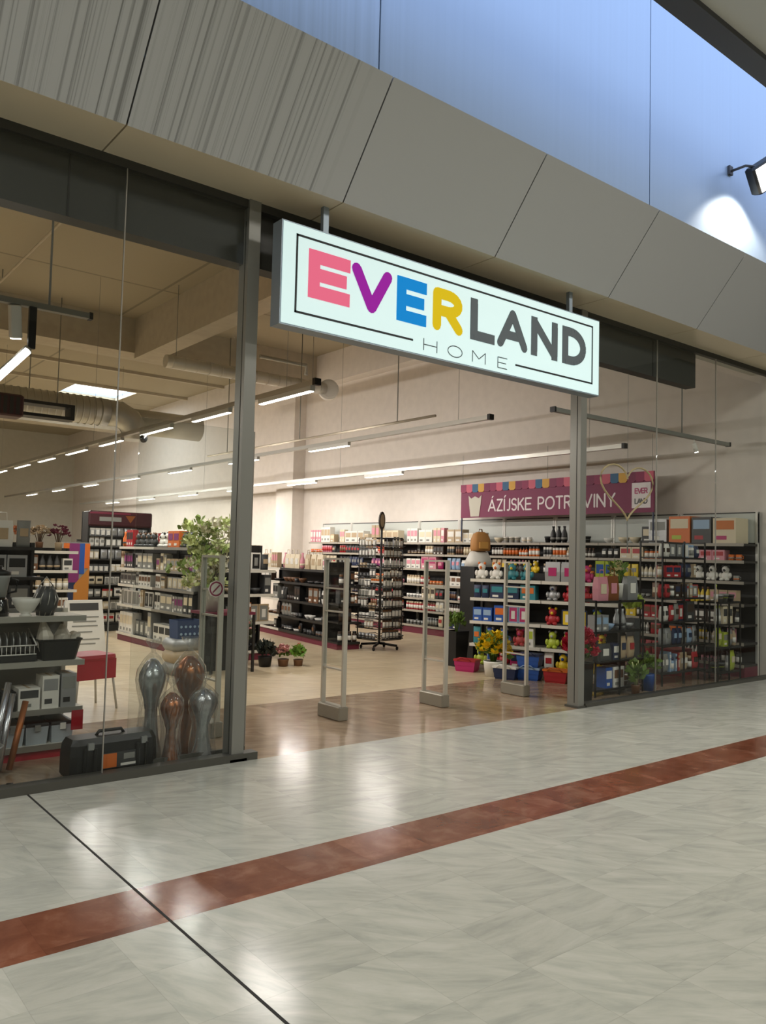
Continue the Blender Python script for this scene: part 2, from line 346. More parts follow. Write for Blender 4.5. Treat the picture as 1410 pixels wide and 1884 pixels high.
# ------------------------------------------------------------------ stroke lettering (flat letters in the x-z plane, facing -y)
def arc(cx, cz, rx, rz, a0, a1, n=10): return [(cx + rx * math.cos(math.radians(a0 + (a1 - a0) * i / n)), cz + rz * math.sin(math.radians(a0 + (a1 - a0) * i / n))) for i in range(n + 1)]
def glyph(c):
    # unit box: width w, height 1 (centre lines)
    G = {'E': (.62, [[(.62, 0), (0, 0), (0, 1), (.62, 1)], [(0, .5), (.55, .5)]]),
         'V': (.82, [[(0, 1), (.41, 0), (.82, 1)]]), 'L': (.58, [[(0, 1), (0, 0), (.58, 0)]]),
         'A': (.84, [[(0, 0), (.42, 1), (.84, 0)], [(.16, .3), (.68, .3)]]),
         'N': (.74, [[(0, 0), (0, 1), (.74, 0), (.74, 1)]]),
         'R': (.62, [[(0, 0), (0, 1), (.3, 1)] + arc(.3, .74, .3, .26, 90, -90) + [(0, .48)], [(.3, .48), (.62, 0)]]),
         'P': (.6, [[(0, 0), (0, 1), (.3, 1)] + arc(.3, .73, .3, .27, 90, -90) + [(0, .46)]]),
         'D': (.7, [[(.22, 0), (0, 0), (0, 1), (.22, 1)] + arc(.22, .5, .48, .5, 90, -90, 14)]),
         'H': (.72, [[(0, 0), (0, 1)], [(.72, 0), (.72, 1)], [(0, .5), (.72, .5)]]),
         'O': (.9, [arc(.45, .5, .45, .5, 0, 360, 22)]), 'M': (.86, [[(0, 0), (0, 1), (.43, .35), (.86, 1), (.86, 0)]]),
         'Z': (.62, [[(0, 1), (.62, 1), (0, 0), (.62, 0)]]), 'I': (.06, [[(.03, 0), (.03, 1)]]),
         'J': (.38, [[(.38, 1), (.38, .2)] + arc(.2, .2, .18, .2, 0, -120, 8)]),
         'S': (.56, [arc(.29, .75, .27, .25, 35, 270, 12) + arc(.29, .25, .27, .25, 90, -145, 12)[1:]]),
         'K': (.62, [[(0, 0), (0, 1)], [(.58, 1), (.02, .42)], [(.2, .6), (.62, 0)]]),
         'T': (.66, [[(0, 1), (.66, 1)], [(.33, 1), (.33, 0)]]), 'Y': (.7, [[(0, 1), (.35, .5), (.7, 1)], [(.35, .5), (.35, 0)]])}
    return G[c]
def stroke(mb, pts, w, y, t, dx, dz, cap=True):
    h = w / 2
    P = [(dx(p), dz(p)) for p in pts]
    for i in range(len(P) - 1):
        (x0, z0), (x1, z1) = P[i], P[i + 1]; l = math.hypot(x1 - x0, z1 - z0)
        if l < 1e-6: continue
        ux, uz = (x1 - x0) / l, (z1 - z0) / l; nx, nz = -uz * h, ux * h
        mb.loft([[(x0 + nx, yy, z0 + nz), (x0 - nx, yy, z0 - nz), (x1 - nx, yy, z1 - nz), (x1 + nx, yy, z1 + nz)] for yy in (y, y - t * (1 - .02 * (i % 4)))], False)
    if cap == 'sq':
        for i in (range(len(P)) if len(P) < 6 else range(1, 3)):
            x, z = P[i]; mb.box(x - h, y - t * .7, z - h, x + h, y, z + h)
        if len(P) < 6: return
        P = P[3:-1]
    for (x, z) in P:
        n = 12
        mb.loft([[(x + h * .98 * math.cos(2 * PI * j / n), yy, z + h * .98 * math.sin(2 * PI * j / n)) for j in range(n)][::-1] for yy in (y, y - t * .7)], False)
def letter(c, x0, x1, z0, z1, w, y=0, t=.004, cap=True, mb=None):
    gw, st_ = glyph(c); mb = mb or MB(); h = w / 2
    sx = (x1 - x0 - w) / gw if gw else 1; sz = z1 - z0 - w
    for k_, s in enumerate(st_): stroke(mb, s, w, y, t * (1 - .12 * k_), lambda p: x0 + h + p[0] * sx, lambda p: z0 + h + p[1] * sz, cap)
    return mb
def text_line(txt, x0, x1, z0, z1, w, y, m_, par, name='letter', t=.002):
    adv = [glyph(c)[0] if c != ' ' else .35 for c in txt]; hh = z1 - z0 - w
    tot = sum(a * hh + w for a in adv); gap = (x1 - x0 - tot) / (len(txt) - 1); x = x0; cs_ = []
    for c, a in zip(txt, adv):
        ww = a * hh + w
        if c != ' ': letter(c, x, x + ww, z0, z1, w, y, t, True).build(name, m_, par)
        cs_.append(x + ww / 2); x += ww + gap
    return cs_

# ------------------------------------------------------------------ the lit shop sign
SX, SZ = 3.03, 3.245
t = thing('shop_sign', 'long backlit white sign box with coloured capitals above the shop doorway', 'sign', (SX, 5.1, SZ))
B(0, .002, 0, 3.83, .13, .79).build('housing', 'sign side', t)
B(.012, -.004, .012, 3.818, .002, .778).build('light_panel', 'sign face', t)
fr = MB(); y = -.004; w = .017; T = .002
bx0, bx1, bz0, bz1 = 3.155 - SX, 6.745 - SX, 3.352 - SZ, 3.955 - SZ
for (x0, z0, x1, z1) in ((bx0, bz1 - w, bx1, bz1), (bx0, bz0, bx0 + w, bz1), (bx1 - w, bz0, bx1, bz1), (bx0, bz0, 4.325 - SX, bz0 + w), (5.585 - SX, bz0, bx1, bz0 + w)):
    fr.box(x0, y - T, z0, x1, y, z1)
fr.build('border_line', 'ink black', t)
for c, x0, x1, m_, w in (('E', 3.27, 3.66, 'sign pink', .103), ('V', 3.675, 4.085, 'sign violet', .093), ('E', 4.14, 4.465, 'sign blue', .098), ('R', 4.54, 4.895, 'sign yellow', .094),
                         ('L', 4.99, 5.30, 'sign charcoal', .088), ('A', 5.335, 5.745, 'sign charcoal', .082), ('N', 5.80, 6.185, 'sign charcoal', .085), ('D', 6.26, 6.63, 'sign charcoal', .088)):
    letter(c, x0 - SX, x1 - SX, 3.495 - SZ, 3.87 - SZ, w, y=-.004, t=.006, cap=(True if c in 'VRA' else 'sq')).build('letter', m_, t)
for c, x0, x1 in (('H', 4.44, 4.60), ('O', 4.72, 4.90), ('M', 5.02, 5.19), ('E', 5.345, 5.475)):
    letter(c, x0 - SX, x1 - SX, 3.295 - SZ, 3.40 - SZ, .008, y=-.004, t=.002).build('letter', 'ink grey', t)
for x in (.4, 3.4): B(x, .05, .79, x + .05, .09, 1.02).build('bracket', 'sign side', t)

# ------------------------------------------------------------------ floodlight on the cladding
t = thing('floodlight', 'dark wall mounted floodlight with bright white lens on the upper cladding', 'floodlight', (9.08, 4.45, 6.08))
h = B(-.22, -.10, -.16, .22, .06, .16, c=.02).build('housing', 'black', t); h.rotation_euler = (math.radians(25), math.radians(-35), math.radians(-35))
B(-.19, -.112, -.135, .19, -.099, .135).build('lens', mat('flood lens', '#fffaf0', .4, emit=6), h)
br = MB(); br.tube([(-.17, 0, .02), (-.27, .1, .04), (-.27, .29, .04)], .015, 6); br.box(-.31, .27, .0, -.23, .297, .10); br.build('bracket', 'mall ceiling edge', t)
sl = bpy.data.lights.new('flood', 'SPOT'); sl.energy = 130; sl.color = (1, .88, .72); sl.spot_size = math.radians(120); sl.spot_blend = .5; sl.shadow_soft_size = .06
so = bpy.data.objects.new('flood_lamp', sl); COL.objects.link(so); so.parent = t; so.location = (-.27, -.10, -.16)
so.rotation_euler = Vector((.12, .30, -1)).to_track_quat('-Z', 'Y').to_euler()

# ------------------------------------------------------------------ shop ceiling services
def led_track(lab, x, z, y0, y1, bars, tilt=0, power=1.0, lamp=True, first_wire=.6):
    t = thing('light_track', lab, 'track light', (x, y0, z))
    L_ = y1 - y0
    B(-.035, 0, 0, .035, L_, .06).build('rail', 'alu', t)
    B(-.042, -.05, -.005, .042, 0, .07).build('end_cap', 'black', t)
    for a, b_ in bars:
        lb = B(-.03, a, -.055, .03, b_, 0).build('light_bar', 'alu light', t)
        B(-.027, a + .02, -.063, .027, b_ - .02, -.055).build('diffuser', 'led', lb)
    y = first_wire
    while y < L_ and y < 16:
        w = MB(); w.tube([(0, y, .06), (0, y, 6.45 - z)], .003, 5); w.build('suspension_wire', 'grey plastic', t); y += 6.5
    tot = sum(b_ - a for a, b_ in bars)
    for a, b_ in bars:
        area('bar_lamp', (.0 if not tilt else .02, (a + b_) / 2, -.068), .05, b_ - a - .06, TRACK_W * L_ * power * (b_ - a) / tot, WARM, (0, -math.radians(tilt), 0), parent=t)
    return t
bars = [(-.0 + .05 + i * 1.85 + (0, .06, .0, .1)[i % 4], 1.2 + i * 1.85) for i in range(12)]
led_track('near suspended light track left of the round duct end, with a row of lit bars', 4.85, 3.40, 7.35, 33, bars, 25, 1.2)
led_track('thin suspended light track above the middle aisle ending under the hanging sign', 7.83, 3.42, 7.6, 33, [(3.2 + 3 * i, 4.4 + 3 * i) for i in range(7)], 70, .8)
led_track('thin suspended light track nearest the long right wall, passing over the purple banner', 10.0, 3.2, 7.0, 31, [(5 + 3 * i, 6.2 + 3 * i) for i in range(6)], 0, .4)
led_track('added unseen light track far left of the shop beyond the shelves', 1.9, 3.5, 9.5, 33, [(.1 + 2.2 * i, 1.3 + 2.2 * i) for i in range(9)])  # unseen track, added for more light inside the shop
led_track('added unseen light track beyond the left edge of the window view', -1.6, 3.5, 8, 33, [(.1 + 2.2 * i, 1.3 + 2.2 * i) for i in range(9)])  # another out-of-view track added to brighten the interior
# crosswise tracks
def cross_track(lab, x0, x1, y, z, wires, heads):
    t = thing('light_track', lab, 'track light', (x0, y, z))
    B(0, -.03, 0, x1 - x0, .03, .05).build('rail', 'post grey', t)
    for x in (-.03, x1 - x0): B(x, -.036, -.005, x + .03, .036, .056).build('end_cap', 'black', t)
    for x in wires: m = MB(); m.tube([(x - x0, 0, .05), (x - x0, 0, 4.9 if z < 3.4 and 0 else 6.45 - z)], .01, 6); m.build('suspension_rod', 'grey plastic', t)
    for x in heads:
        s = MB(); s.tube([(0, 0, 0), (0, 0, -.05)], .012, 6); s.tube([(0, 0, -.05), (.03, -.02, -.17)], .03, 10)
        s = s.build('spot_head', 'white paint', t, (x - x0, 0, 0))
        q = MB(); q.tube([(.03, -.02, -.17), (.032, -.0215, -.18)], .024, 10); q.build('lens', 'led', s)
    return t
cross_track('short dark light track crosswise behind the right window with one white spotlight', 7.24, 11.1, 6.0, 3.25, [9.9], [10.2])
t = cross_track('grey light track crosswise high behind the left window with tilted stick lamps', .2, 2.34, 7.25, 3.6, [1.0, 2.0], [])
def stick(loc, rot, ln, par, lit_end):
    b_ = B(-.045, -.045, -ln, .045, .045, 0, c=.008).build('stick_lamp', 'alu light', par, loc); b_.rotation_euler = rot
    if lit_end: B(-.035, -.035, -ln - .008, .035, .035, -ln).build('lens', 'led', b_)
    else: B(-.05, -.03, -ln + .02, -.044, .03, -.03).build('lens', 'led', b_)
stick((1.52, 0, 0), (math.radians(14), math.radians(-8), 0), .28, t, True)
MBx = B(-.03, -.02, -.36, .03, .02, 0).build('mount', 'black', t, (1.66, -.03, 0))
lb = MB(); lb.tube([(1.64, -.03, -.36), (1.22, -.03, -.86)], .035, 10); lb = lb.build('tilted_tube', 'alu light', t)
q = MB(); q.tube([(1.63, -.05, -.385), (1.21, -.05, -.885)], .032, 10); q.build('lens', 'led', lb)

t = thing('air_duct', 'round shiny duct running crosswise under the ceiling with a pale end cap', 'air duct', (5.9, 13.9, 5.0))
m = MB(); m.tube([(i * .25, 0, 0) for i in range(15)], .12, 18)
for i in range(14): m.tube([(.1 + i * .25, 0, 0), (.12 + i * .25, 0, 0)], .126, 18)
m.build('pipe', mat('duct bright', '#d4d1c8', .35, .5), t)
m = MB(); m.tube([(3.66, .10, 0), (3.57, -.06, 0)], .21, 24); m.tube([(3.57, -.06, 0), (3.555, -.087, 0)], .17, 24); m.build('end_cap', mat('end cap pale', '#e0dcd4', .6), t)
for x in (.2, 1.8, 3.2):
    m = MB(); m.tube([(x, 0, .11), (x, 0, 1.45)], .006, 6); m.build('hanger', 'post grey', t)
m = MB(); m.tube([(2.0, .1, .45), (3.1, .1, .45), (3.1, .1, .25)], .04, 8); m.build('branch_pipe', 'galv', t)
t = thing('air_duct', 'wide ribbed silver duct at far left with a curved elbow', 'air duct', (2.0, 19.4, 4.85))
m = MB(); m.tube([(i * .4, 0, 0) for i in range(13)], .33, 20)
for i in range(30): m.tube([(.1 + i * .155, 0, 0), (.13 + i * .155, 0, 0)], .345, 20)
m.build('pipe', 'galv', t)
m = MB(); m.tube([(4.8, 0, 0), (5.1, 0, 0), (5.35, .0, -.12), (5.5, .0, -.35), (5.5, 0, -.6)], .32, 18); m.build('elbow', 'galv', t)
m = MB(); m.tube([(5.75, .8, 0.0), (7.6, .8, 0.0)], .33, 20); m.build('branch_pipe', mat('duct pale', '#c3c0b5', .5, .3), t)
for x in (.6, 3.0): m = MB(); m.tube([(x, 0, .33), (x, 0, 1.6)], .012, 6); m.build('hanger', 'post grey', t)
t = thing('unit_heater', 'dark louvred heater box hanging under the wide duct', 'heater', (3.3, 16.0, 3.98))
B(0, 0, 0, .75, .45, .42, c=.03).build('casing', mat('heater maroon', '#3b1518', .5), t)
B(.75, .05, .30, 1.7, .40, .36).build('top_rail', 'black', t); B(.75, .05, .06, 1.7, .40, .12).build('bottom_rail', 'black', t); B(1.62, .05, .12, 1.7, .40, .30).build('end_plate', 'black', t)
m = MB()
for i in range(6): m.box(.06 + i * .11, -.012, .05, .12 + i * .11, .0, .37)
m.build('louvres', 'shelf dark', t)
for x in (.2, 1.4): m = MB(); m.tube([(x, .2, .36), (x, .2, 2.47)], .01, 6); m.build('hanger', 'post grey', t)
t = thing('dome_camera', 'small dark dome camera below the near light track', 'camera', (4.85, 12.15, 3.27))
m = MB(); m.lathe([(.02, .08), (.05, .06), (.06, .03), (.06, .0), (.04, -.04), (.01, -.05)]); m.build('dome', 'charcoal' if 0 else 'black gloss', t)
m = MB(); m.tube([(0, 0, .07), (0, 0, .135)], .02, 8); m.build('stem', 'post grey', t)
for (x, y, z, x2, y2, z2, lab) in ((.4, 9.2, 6.36, 6.35, 9.2, 6.36, 'thin grey pipe running crosswise below the concrete deck on the left'),
                                   (3.4, 6.2, 6.26, 3.4, 16.5, 6.26, 'pale cable pipe running into the shop below the deck'),
                                   (2.15, 6.2, 6.26, 2.15, 16.5, 6.26, 'pale cable pipe below the deck nearest the left edge of view'),
                                   (8.57, 9.5, 3.8, 8.57, 17.5, 3.8, 'thin conduit hung above the middle light track against the wall')):
    o = MB().tube([(0, 0, 0), (x2 - x, y2 - y, z2 - z)], .022, 6).build('conduit', 'concrete beam', None, (x, y, z)); tag(o, lab, 'pipe')
    for k in (.12, .5, .88):
        m = MB(); m.tube([((x2 - x) * k, (y2 - y) * k, .02), ((x2 - x) * k, (y2 - y) * k, 6.45 - z)], .01, 5); m.build('clip', 'post grey', o)

# ------------------------------------------------------------------ goods: one mesh per kind and colour, copied
CACHE = {}
def goods_mesh(kind, c, a, v=0):
    key = (kind, c, a, v)
    if key in CACHE: return CACHE[key]
    m = MB(); r = random.Random(str(key)); M = [pm(c), pm(a), pm('white' if c != 'white' else 'grey')]
    if kind == 'box':
        w, d, h = ((.09, .10, .17), (.14, .12, .11), (.12, .14, .24), (.2, .16, .15))[v % 4]
        m.box(-w / 2, 0, 0, w / 2, d, h); m.mat(1).box(-w * .4, -.003, h * .45, w * .4, 0, h * .85); m.mat(2).box(-w * .33, -.003, h * .12, w * .1, 0, h * .26)
    elif kind == 'bottle':
        h = (.2, .26)[v % 2]; w = .034
        m.lathe([(w * .9, 0), (w, .01), (w, h * .58), (w * .45, h * .78), (w * .42, h * .86)], 0, w, 10); m.mat(1).lathe([(w * .5, h * .84), (w * .5, h)], 0, w, 10)
        m.mat(2).lathe([(w * 1.03, h * .16), (w * 1.03, h * .46)], 0, w, 10)
    elif kind == 'jar':
        w = .04; m.lathe([(w * .85, 0), (w, .015), (w, .09), (w * .8, .105)], 0, w, 10); m.mat(1).lathe([(w * .88, .1), (w * .88, .125)], 0, w, 10); m.mat(2).lathe([(w * 1.03, .025), (w * 1.03, .075)], 0, w, 10)
    elif kind == 'can':
        w = .036; m.lathe([(w, 0), (w, .12)], 0, w, 10); m.mat(1).lathe([(w * 1.02, .03), (w * 1.02, .09)], 0, w, 10); m.mat(2).lathe([(w * 1.02, .116), (w * .9, .122)], 0, w, 10)
    elif kind == 'mug':
        w = .042; m.lathe([(w * .8, 0), (w, .01), (w, .09), (w * .9, .09), (w * .88, .02), (.002, .015)], 0, w, 12)
        m.tube([(w, w, .075), (w + .025, w, .065), (w + .025, w, .035), (w, w, .025)], .006, 6); m.mat(1).lathe([(w * 1.02, .03), (w * 1.02, .05)], 0, w, 12)
    elif kind == 'bowl':
        w = .085; m.lathe([(w * .4, 0), (w * .42, .012), (w * .8, .04), (w, .085), (w * .95, .085), (w * .72, .045), (.003, .02)], 0, w, 14)
    elif kind == 'packet':
        w, h = (.11, .17) if v % 2 == 0 else (.14, .2)
        rings = []
        for k, (z, t_) in enumerate(((0, .006), (.02, .03), (h * .35, .05), (h * .75, .038), (h * .93, .006), (h, .003))):
            rings.append([(w / 2 * cx_, .03 + t_ / 2 * cy_, z) for cx_, cy_ in ((-1, 0), (-.8, -1), (.8, -1), (1, 0), (.8, 1), (-.8, 1))])
        m.loft(rings); m.mat(1).box(-w * .3, -.0005, h * .4, w * .3, .008, h * .7)
    elif kind == 'card':
        w, h = .1, .15
        m.box(-w / 2, .012, 0, w / 2, .016, h); m.mat(1).box(-w / 2, .010, h * .78, w / 2, .0125, h)
        m.mat(2).loft([[(x * s, y, h * .4 + z * s) for x, z in ((-.035, -.045), (.035, -.045), (.035, .045), (-.035, .045))] for s, y in ((1, .012), (.85, -.012))][::-1], False)
    elif kind == 'book':
        w, d, h = .035, .15, .22
        m.box(-w / 2, 0, 0, w / 2, d, h); m.mat(1).box(-w / 2, -.002, h * .7, w / 2, 0, h * .85); m.mat(2).box(-w * .3, -.002, h * .2, w * .3, 0, h * .6)
    elif kind == 'toy':
        m.ball((0, .07, .07), .07, 10, 6, 1, .8, 1); m.ball((0, .06, .165), .052, 10, 6)
        m.mat(1).ball((-.04, .06, .21), .02, 8, 4); m.ball((.04, .06, .21), .02, 8, 4); m.ball((0, .02, .155), .022, 8, 4)
        m.mat(0).ball((-.07, .05, .08), .026, 8, 4, 1, 1, 1.6); m.ball((.07, .05, .08), .026, 8, 4, 1, 1, 1.6); m.ball((-.04, .02, .025), .03, 8, 4, 1, 1.4, .8); m.ball((.04, .02, .025), .03, 8, 4, 1, 1.4, .8)
    elif kind == 'pot':
        w = .06; m.lathe([(w * .7, 0), (w * .95, .09), (w * 1.06, .09), (w * 1.06, .115), (w * .9, .115), (w * .85, .06), (.003, .05)], 0, w, 12); m.mat(1).lathe([(w * .9, .055), (w * .85, .1)], 0, w, 12)
    elif kind == 'basket':
        for (z0, z1, s) in ((0, .02, .82), (.02, .08, .88), (.08, .14, .94)): m.loft([[(x * s_, .12 + y * s_, z) for x, y in ((-.16, -.11), (.16, -.11), (.16, .11), (-.16, .11))] for z, s_ in ((z0, s - .03), (z1, s))], False)
        m.mat(1).loft([[(x * s_, .12 + y * s_, z) for x, y in ((-.16, -.11), (.16, -.11), (.16, .11), (-.16, .11))] for z, s_ in ((.14, 1), (.165, 1))], False)
        m.tube([(-.1, .0, .15), (-.05, -.01, .19), (.05, -.01, .19), (.1, 0, .15)], .007, 5)
    elif kind == 'vase':
        w = .05; m.lathe([(w * .6, 0), (w, .05), (w * .9, .13), (w * .35, .2), (w * .5, .24), (w * .4, .24), (w * .3, .2)], 0, w, 12); m.mat(1).lathe([(w * 1.01, .05), (w * 1.0, .08)], 0, w, 12)
    elif kind == 'frame':
        m.box(-.08, .03, 0, .08, .045, .21); m.mat(1).box(-.062, .027, .018, .062, .031, .192); m.mat(2).box(-.03, .026, .05, .03, .028, .15); m.mat(0).box(-.01, .045, 0, .01, .10, .012)
    elif kind == 'pan':
        w = .12; m.lathe([(w * .8, 0), (w, .05), (w * .97, .05), (w * .77, .006)], 0, w, 16); m.tube([(w * .9, w, .04), (w + .16, w, .06)], .011, 6); m.mat(1).lathe([(w * .5, .052), (w * .9, .05)], 0, w, 16)
    elif kind == 'bag':
        m.loft([[(x * s, .05 + y * s * t_, z) for x, y in ((-.11, -.045), (.11, -.045), (.11, .045), (-.11, .045))] for z, s, t_ in ((0, 1, 1), (.12, 1.04, 1.1), (.24, .97, .7))], False)
        m.tube([(-.05, .03, .24), (-.04, .03, .31), (.04, .03, .31), (.05, .03, .24)], .006, 5); m.mat(1).box(-.06, -.006, .07, .06, .003, .17)
    CACHE[key] = m.mesh(kind, M); return CACHE[key]
WID = {'box': (.10, .15, .13, .21), 'bottle': (.078, .078), 'jar': (.088,), 'can': (.08,), 'mug': (.115,), 'bowl': (.18,), 'packet': (.12, .15), 'card': (.11,), 'book': (.038,), 'toy': (.2,),
       'pot': (.135,), 'basket': (.34,), 'vase': (.11,), 'frame': (.17,), 'pan': (.33,), 'bag': (.24,)}
HGT = {'box': (.17, .11, .24, .15), 'bottle': (.2, .26), 'jar': (.125,), 'can': (.122,), 'mug': (.09,), 'bowl': (.085,), 'packet': (.17, .2), 'card': (.15,), 'book': (.22,), 'toy': (.23,), 'pot': (.115,),
       'basket': (.19,), 'vase': (.24,), 'frame': (.21,), 'pan': (.06,), 'bag': (.31,)}
NAME = {'box': ('carton_box', 'carton with {a} label', 'box'), 'bottle': ('bottle', 'bottle with {a} cap', 'bottle'), 'jar': ('jar', 'jar with {a} lid', 'jar'), 'can': ('tin_can', 'tin with {a} band', 'can'),
        'mug': ('mug', 'mug with {a} stripe', 'mug'), 'bowl': ('bowl', 'bowl', 'bowl'), 'packet': ('food_packet', 'packet with {a} print', 'packet'), 'card': ('blister_card', 'blister card with {a} strip', 'blister pack'),
        'book': ('book', 'book with {a} spine band', 'book'), 'toy': ('plush_toy', 'toy animal with {a} ears', 'toy'), 'pot': ('flower_pot', 'pot with {a} filling', 'pot'), 'basket': ('basket', 'basket with {a} rim', 'basket'),
        'vase': ('vase', 'vase with {a} band', 'vase'), 'frame': ('picture_frame', 'frame with {a} picture', 'picture frame'), 'pan': ('frying_pan', 'pan with {a} inside', 'pan'), 'bag': ('shopping_bag', 'carrier bag with {a} print', 'bag')}
NGOODS = 0
KINDN = {}
def put(kind, c, a, v, M, x, y, z, label, group, s=1.0, rz=0, sz=None):
    """one item; M = frame of its unit, x y z = position in that frame"""
    global NGOODS
    o = bpy.data.objects.new(NAME[kind][0], goods_mesh(kind, c, a, v)); COL.objects.link(o); NGOODS += 1
    KINDN[kind] = KINDN.get(kind, 0) + 1
    o.matrix_world = M @ Matrix.Translation((x, y, z)) @ Matrix.Rotation(rz, 4, 'Z') @ Matrix.Diagonal((s, s, sz or s, 1))
    tag(o, label, NAME[kind][2], group); return o
NTH = ['', 'second-left', 'third-left', 'fourth-left', 'fifth-left', 'sixth-left', 'seventh-left', 'eighth-left', 'ninth-left']
def desc(kind, c, a): return c + ' ' + NAME[kind][1].format(a=a)
def fill_row(M, x0, x1, y, z, hmax, kinds, cols, where, s=1.0, used=None, run=(2, 6), dense=1.0, rows=1, acc=None):
    """a shelf row of runs of equal goods; a run shares one label and group"""
    used = set() if used is None else used; x = x0
    while x < x1 - .05:
        for _ in range(40):
            k = rnd.choice(kinds); v = rnd.randrange(4) % len(WID[k]); c = rnd.choice(cols); a = rnd.choice(acc or cols)
            if a == c: continue
            if HGT[k][v] * s * .85 > hmax - .01 or (k, c, a) in used: continue
            break
        else: break
        used.add((k, c, a)); n = rnd.randint(*run); w = WID[k][v] * s
        s_ = s * rnd.uniform(.82, 1.0) if k != 'toy' else s; w = WID[k][v] * s_
        n = min(n, int((x1 - x) / w))
        hs = max(.8, min({'box': 1.7, 'packet': 1.35, 'bottle': 1.25, 'bag': 1.1, 'book': 1.3, 'card': 1.25, 'jar': 1.4, 'can': 1.4, 'frame': 1.2, 'vase': 1.2}.get(k, 1.0), hmax * rnd.uniform(.72, .97) / HGT[k][v])) if k != 'toy' else s_
        if k in ('mug', 'bowl', 'pan', 'pot', 'basket'): hs = s_
        if n < 1: x += .05; continue
        lab = desc(k, c, a)
        for i in range(n):
            ps = '' if n == 1 else (', left one' if i == 0 else ', right one') if n == 2 else (', leftmost of %d' % n if i == 0 else ', rightmost of %d' % n if i == n - 1 else ', %s of %d' % (NTH[i], n))
            put(k, c, a, v, M, x + w * (i + .5), y + rnd.uniform(0, .012), z, lab + ps + ', ' + where, (lab + 's, ' + where) if n > 1 else None, s_, rnd.uniform(-.05, .05) if k != 'book' else 0, hs)
        x += w * n + rnd.uniform(.0, .03) / dense
    return used

ORD = {1: ['only'], 2: ['lower', 'upper'], 3: ['bottom', 'middle', 'top'], 4: ['bottom', 'second-lowest', 'third-lowest', 'top'], 5: ['bottom', 'second-lowest', 'middle', 'second-highest', 'top'],
       6: ['bottom', 'second-lowest', 'third-lowest', 'third-highest', 'second-highest', 'top'], 7: ['bottom', 'second-lowest', 'third-lowest', 'middle', 'third-highest', 'second-highest', 'top'],
       8: ['bottom', 'second-lowest', 'third-lowest', 'fourth-lowest', 'fourth-highest', 'third-highest', 'second-highest', 'top']}
def shelving(name, lab, cat, loc, rot, w, d, levels, h, board='shelf dark', rail='shelf cream', back='shelf dark', plinth=None, upright='shelf dark', sides=False, group=None, t=.03):
    u = thing(name, lab, cat, loc, rot, group)
    B(0, d - .02, .0, w, d, h).build('back_panel', back, u)
    for x in (0, w - .03): B(x, d - .06 if not sides else 0, 0, x + .03, d - .02, h).build('upright', upright, u)
    if plinth: B(.0, .02, 0, w, d - .06, levels[0] - t).build('plinth', plinth, u)
    for z in levels:
        s = B(.03 if sides else 0, .0, z - t, w - (.03 if sides else 0), d - .06, z).build('shelf', board, u)
        if rail: B(.0, -.008, z - t - .008, w, 0, z + .004).build('price_rail', rail, s)
    u['label'] = lab
    bpy.context.view_layer.update()
    return u, Matrix.Translation(loc) @ Matrix.Rotation(rot, 4, 'Z')

# long right wall: nine bays, levels as in the photo
LV = [.17, .47, .72, 1.0, 1.31, 1.60, 1.84]
bayw = 1.21
ordn = ['nearest the window'] + [q + ' from the window' for q in ('second', 'third', 'fourth', 'fifth', 'sixth', 'seventh', 'eighth')] + ['beside the far pilaster']
warmc = ['cream', 'white', 'red', 'beige', 'brown', 'orange', 'cocoa', 'charcoal', 'pink']
darkc = ['charcoal', 'black', 'grey', 'cocoa', 'white', 'cream', 'navy', 'brown']
for i in range(9):
    yn = 5.62 + i * bayw; z0 = i
    u, M = shelving('wall_shelving', 'white backed wall shelving bay along the right wall, %s' % ordn[i], 'shelving', (10.84, yn + bayw - .005, 0), -PI / 2, bayw - .01, .44,
                    LV, 2.30, 'shelf dark', 'rail beige', 'shelf dark', 'maroon', 'alu light')
    B(-.0, .39, 1.86, bayw - .01, .421, 2.28).build('header_panel', mat('pale grey board', '#c3c7c0', .6), u)
    wname = ('window-end wall bay', 'second wall bay', 'third wall bay', 'fourth wall bay', 'fifth wall bay', 'sixth wall bay', 'seventh wall bay', 'eighth wall bay', 'farthest wall bay')[i]
    nl = 7
    for l, z in enumerate(LV):
        hm = (LV[l + 1] - z - .035) if l < 6 else .4
        where = '%s shelf, %s' % (ORD[7][l], wname)
        if l == 6:
            if i == 0: continue
            kinds, cols, s, run = (['box'], ['white', 'cream', 'pink', 'beige'], 1.15, (2, 5)) if i >= 4 else (['box', 'bowl', 'pot'], ['white', 'cream', 'grey', 'black'], 1.15, (1, 3))
            if i == 3: kinds, cols = ['bowl', 'pot', 'mug'], ['white', 'cream']
            if i == 2: kinds, cols, s = ['vase', 'pot'], ['black', 'charcoal', 'grey'], 1.1
        elif 5 > i >= 2 and l in (5,): kinds, cols, s, run = ['jar', 'bottle', 'can'], warmc, 1.0, (3, 6)
        elif i in (4, 5, 6) and l == 4: kinds, cols, s, run = ['box', 'packet'], ['magenta', 'purple', 'pink', 'sky-blue', 'white'], 1.15, (2, 4)
        elif i >= 4: kinds, cols, s, run = ['box', 'jar', 'packet', 'mug', 'can'], (warmc if l % 2 else darkc) + ['red'], 1.0, (3, 6)
        else: kinds, cols, s, run = ['bottle', 'packet', 'jar', 'box', 'mug', 'toy' if l > 3 else 'bottle'], warmc + ['black', 'grey', 'yellow', 'charcoal'], 1.0, (2, 5)
        fill_row(M, .03, bayw - .04, .015, z, hm, kinds, cols, where, s, run=run, dense=(.3 if l == 6 and i < 4 else 1.0))

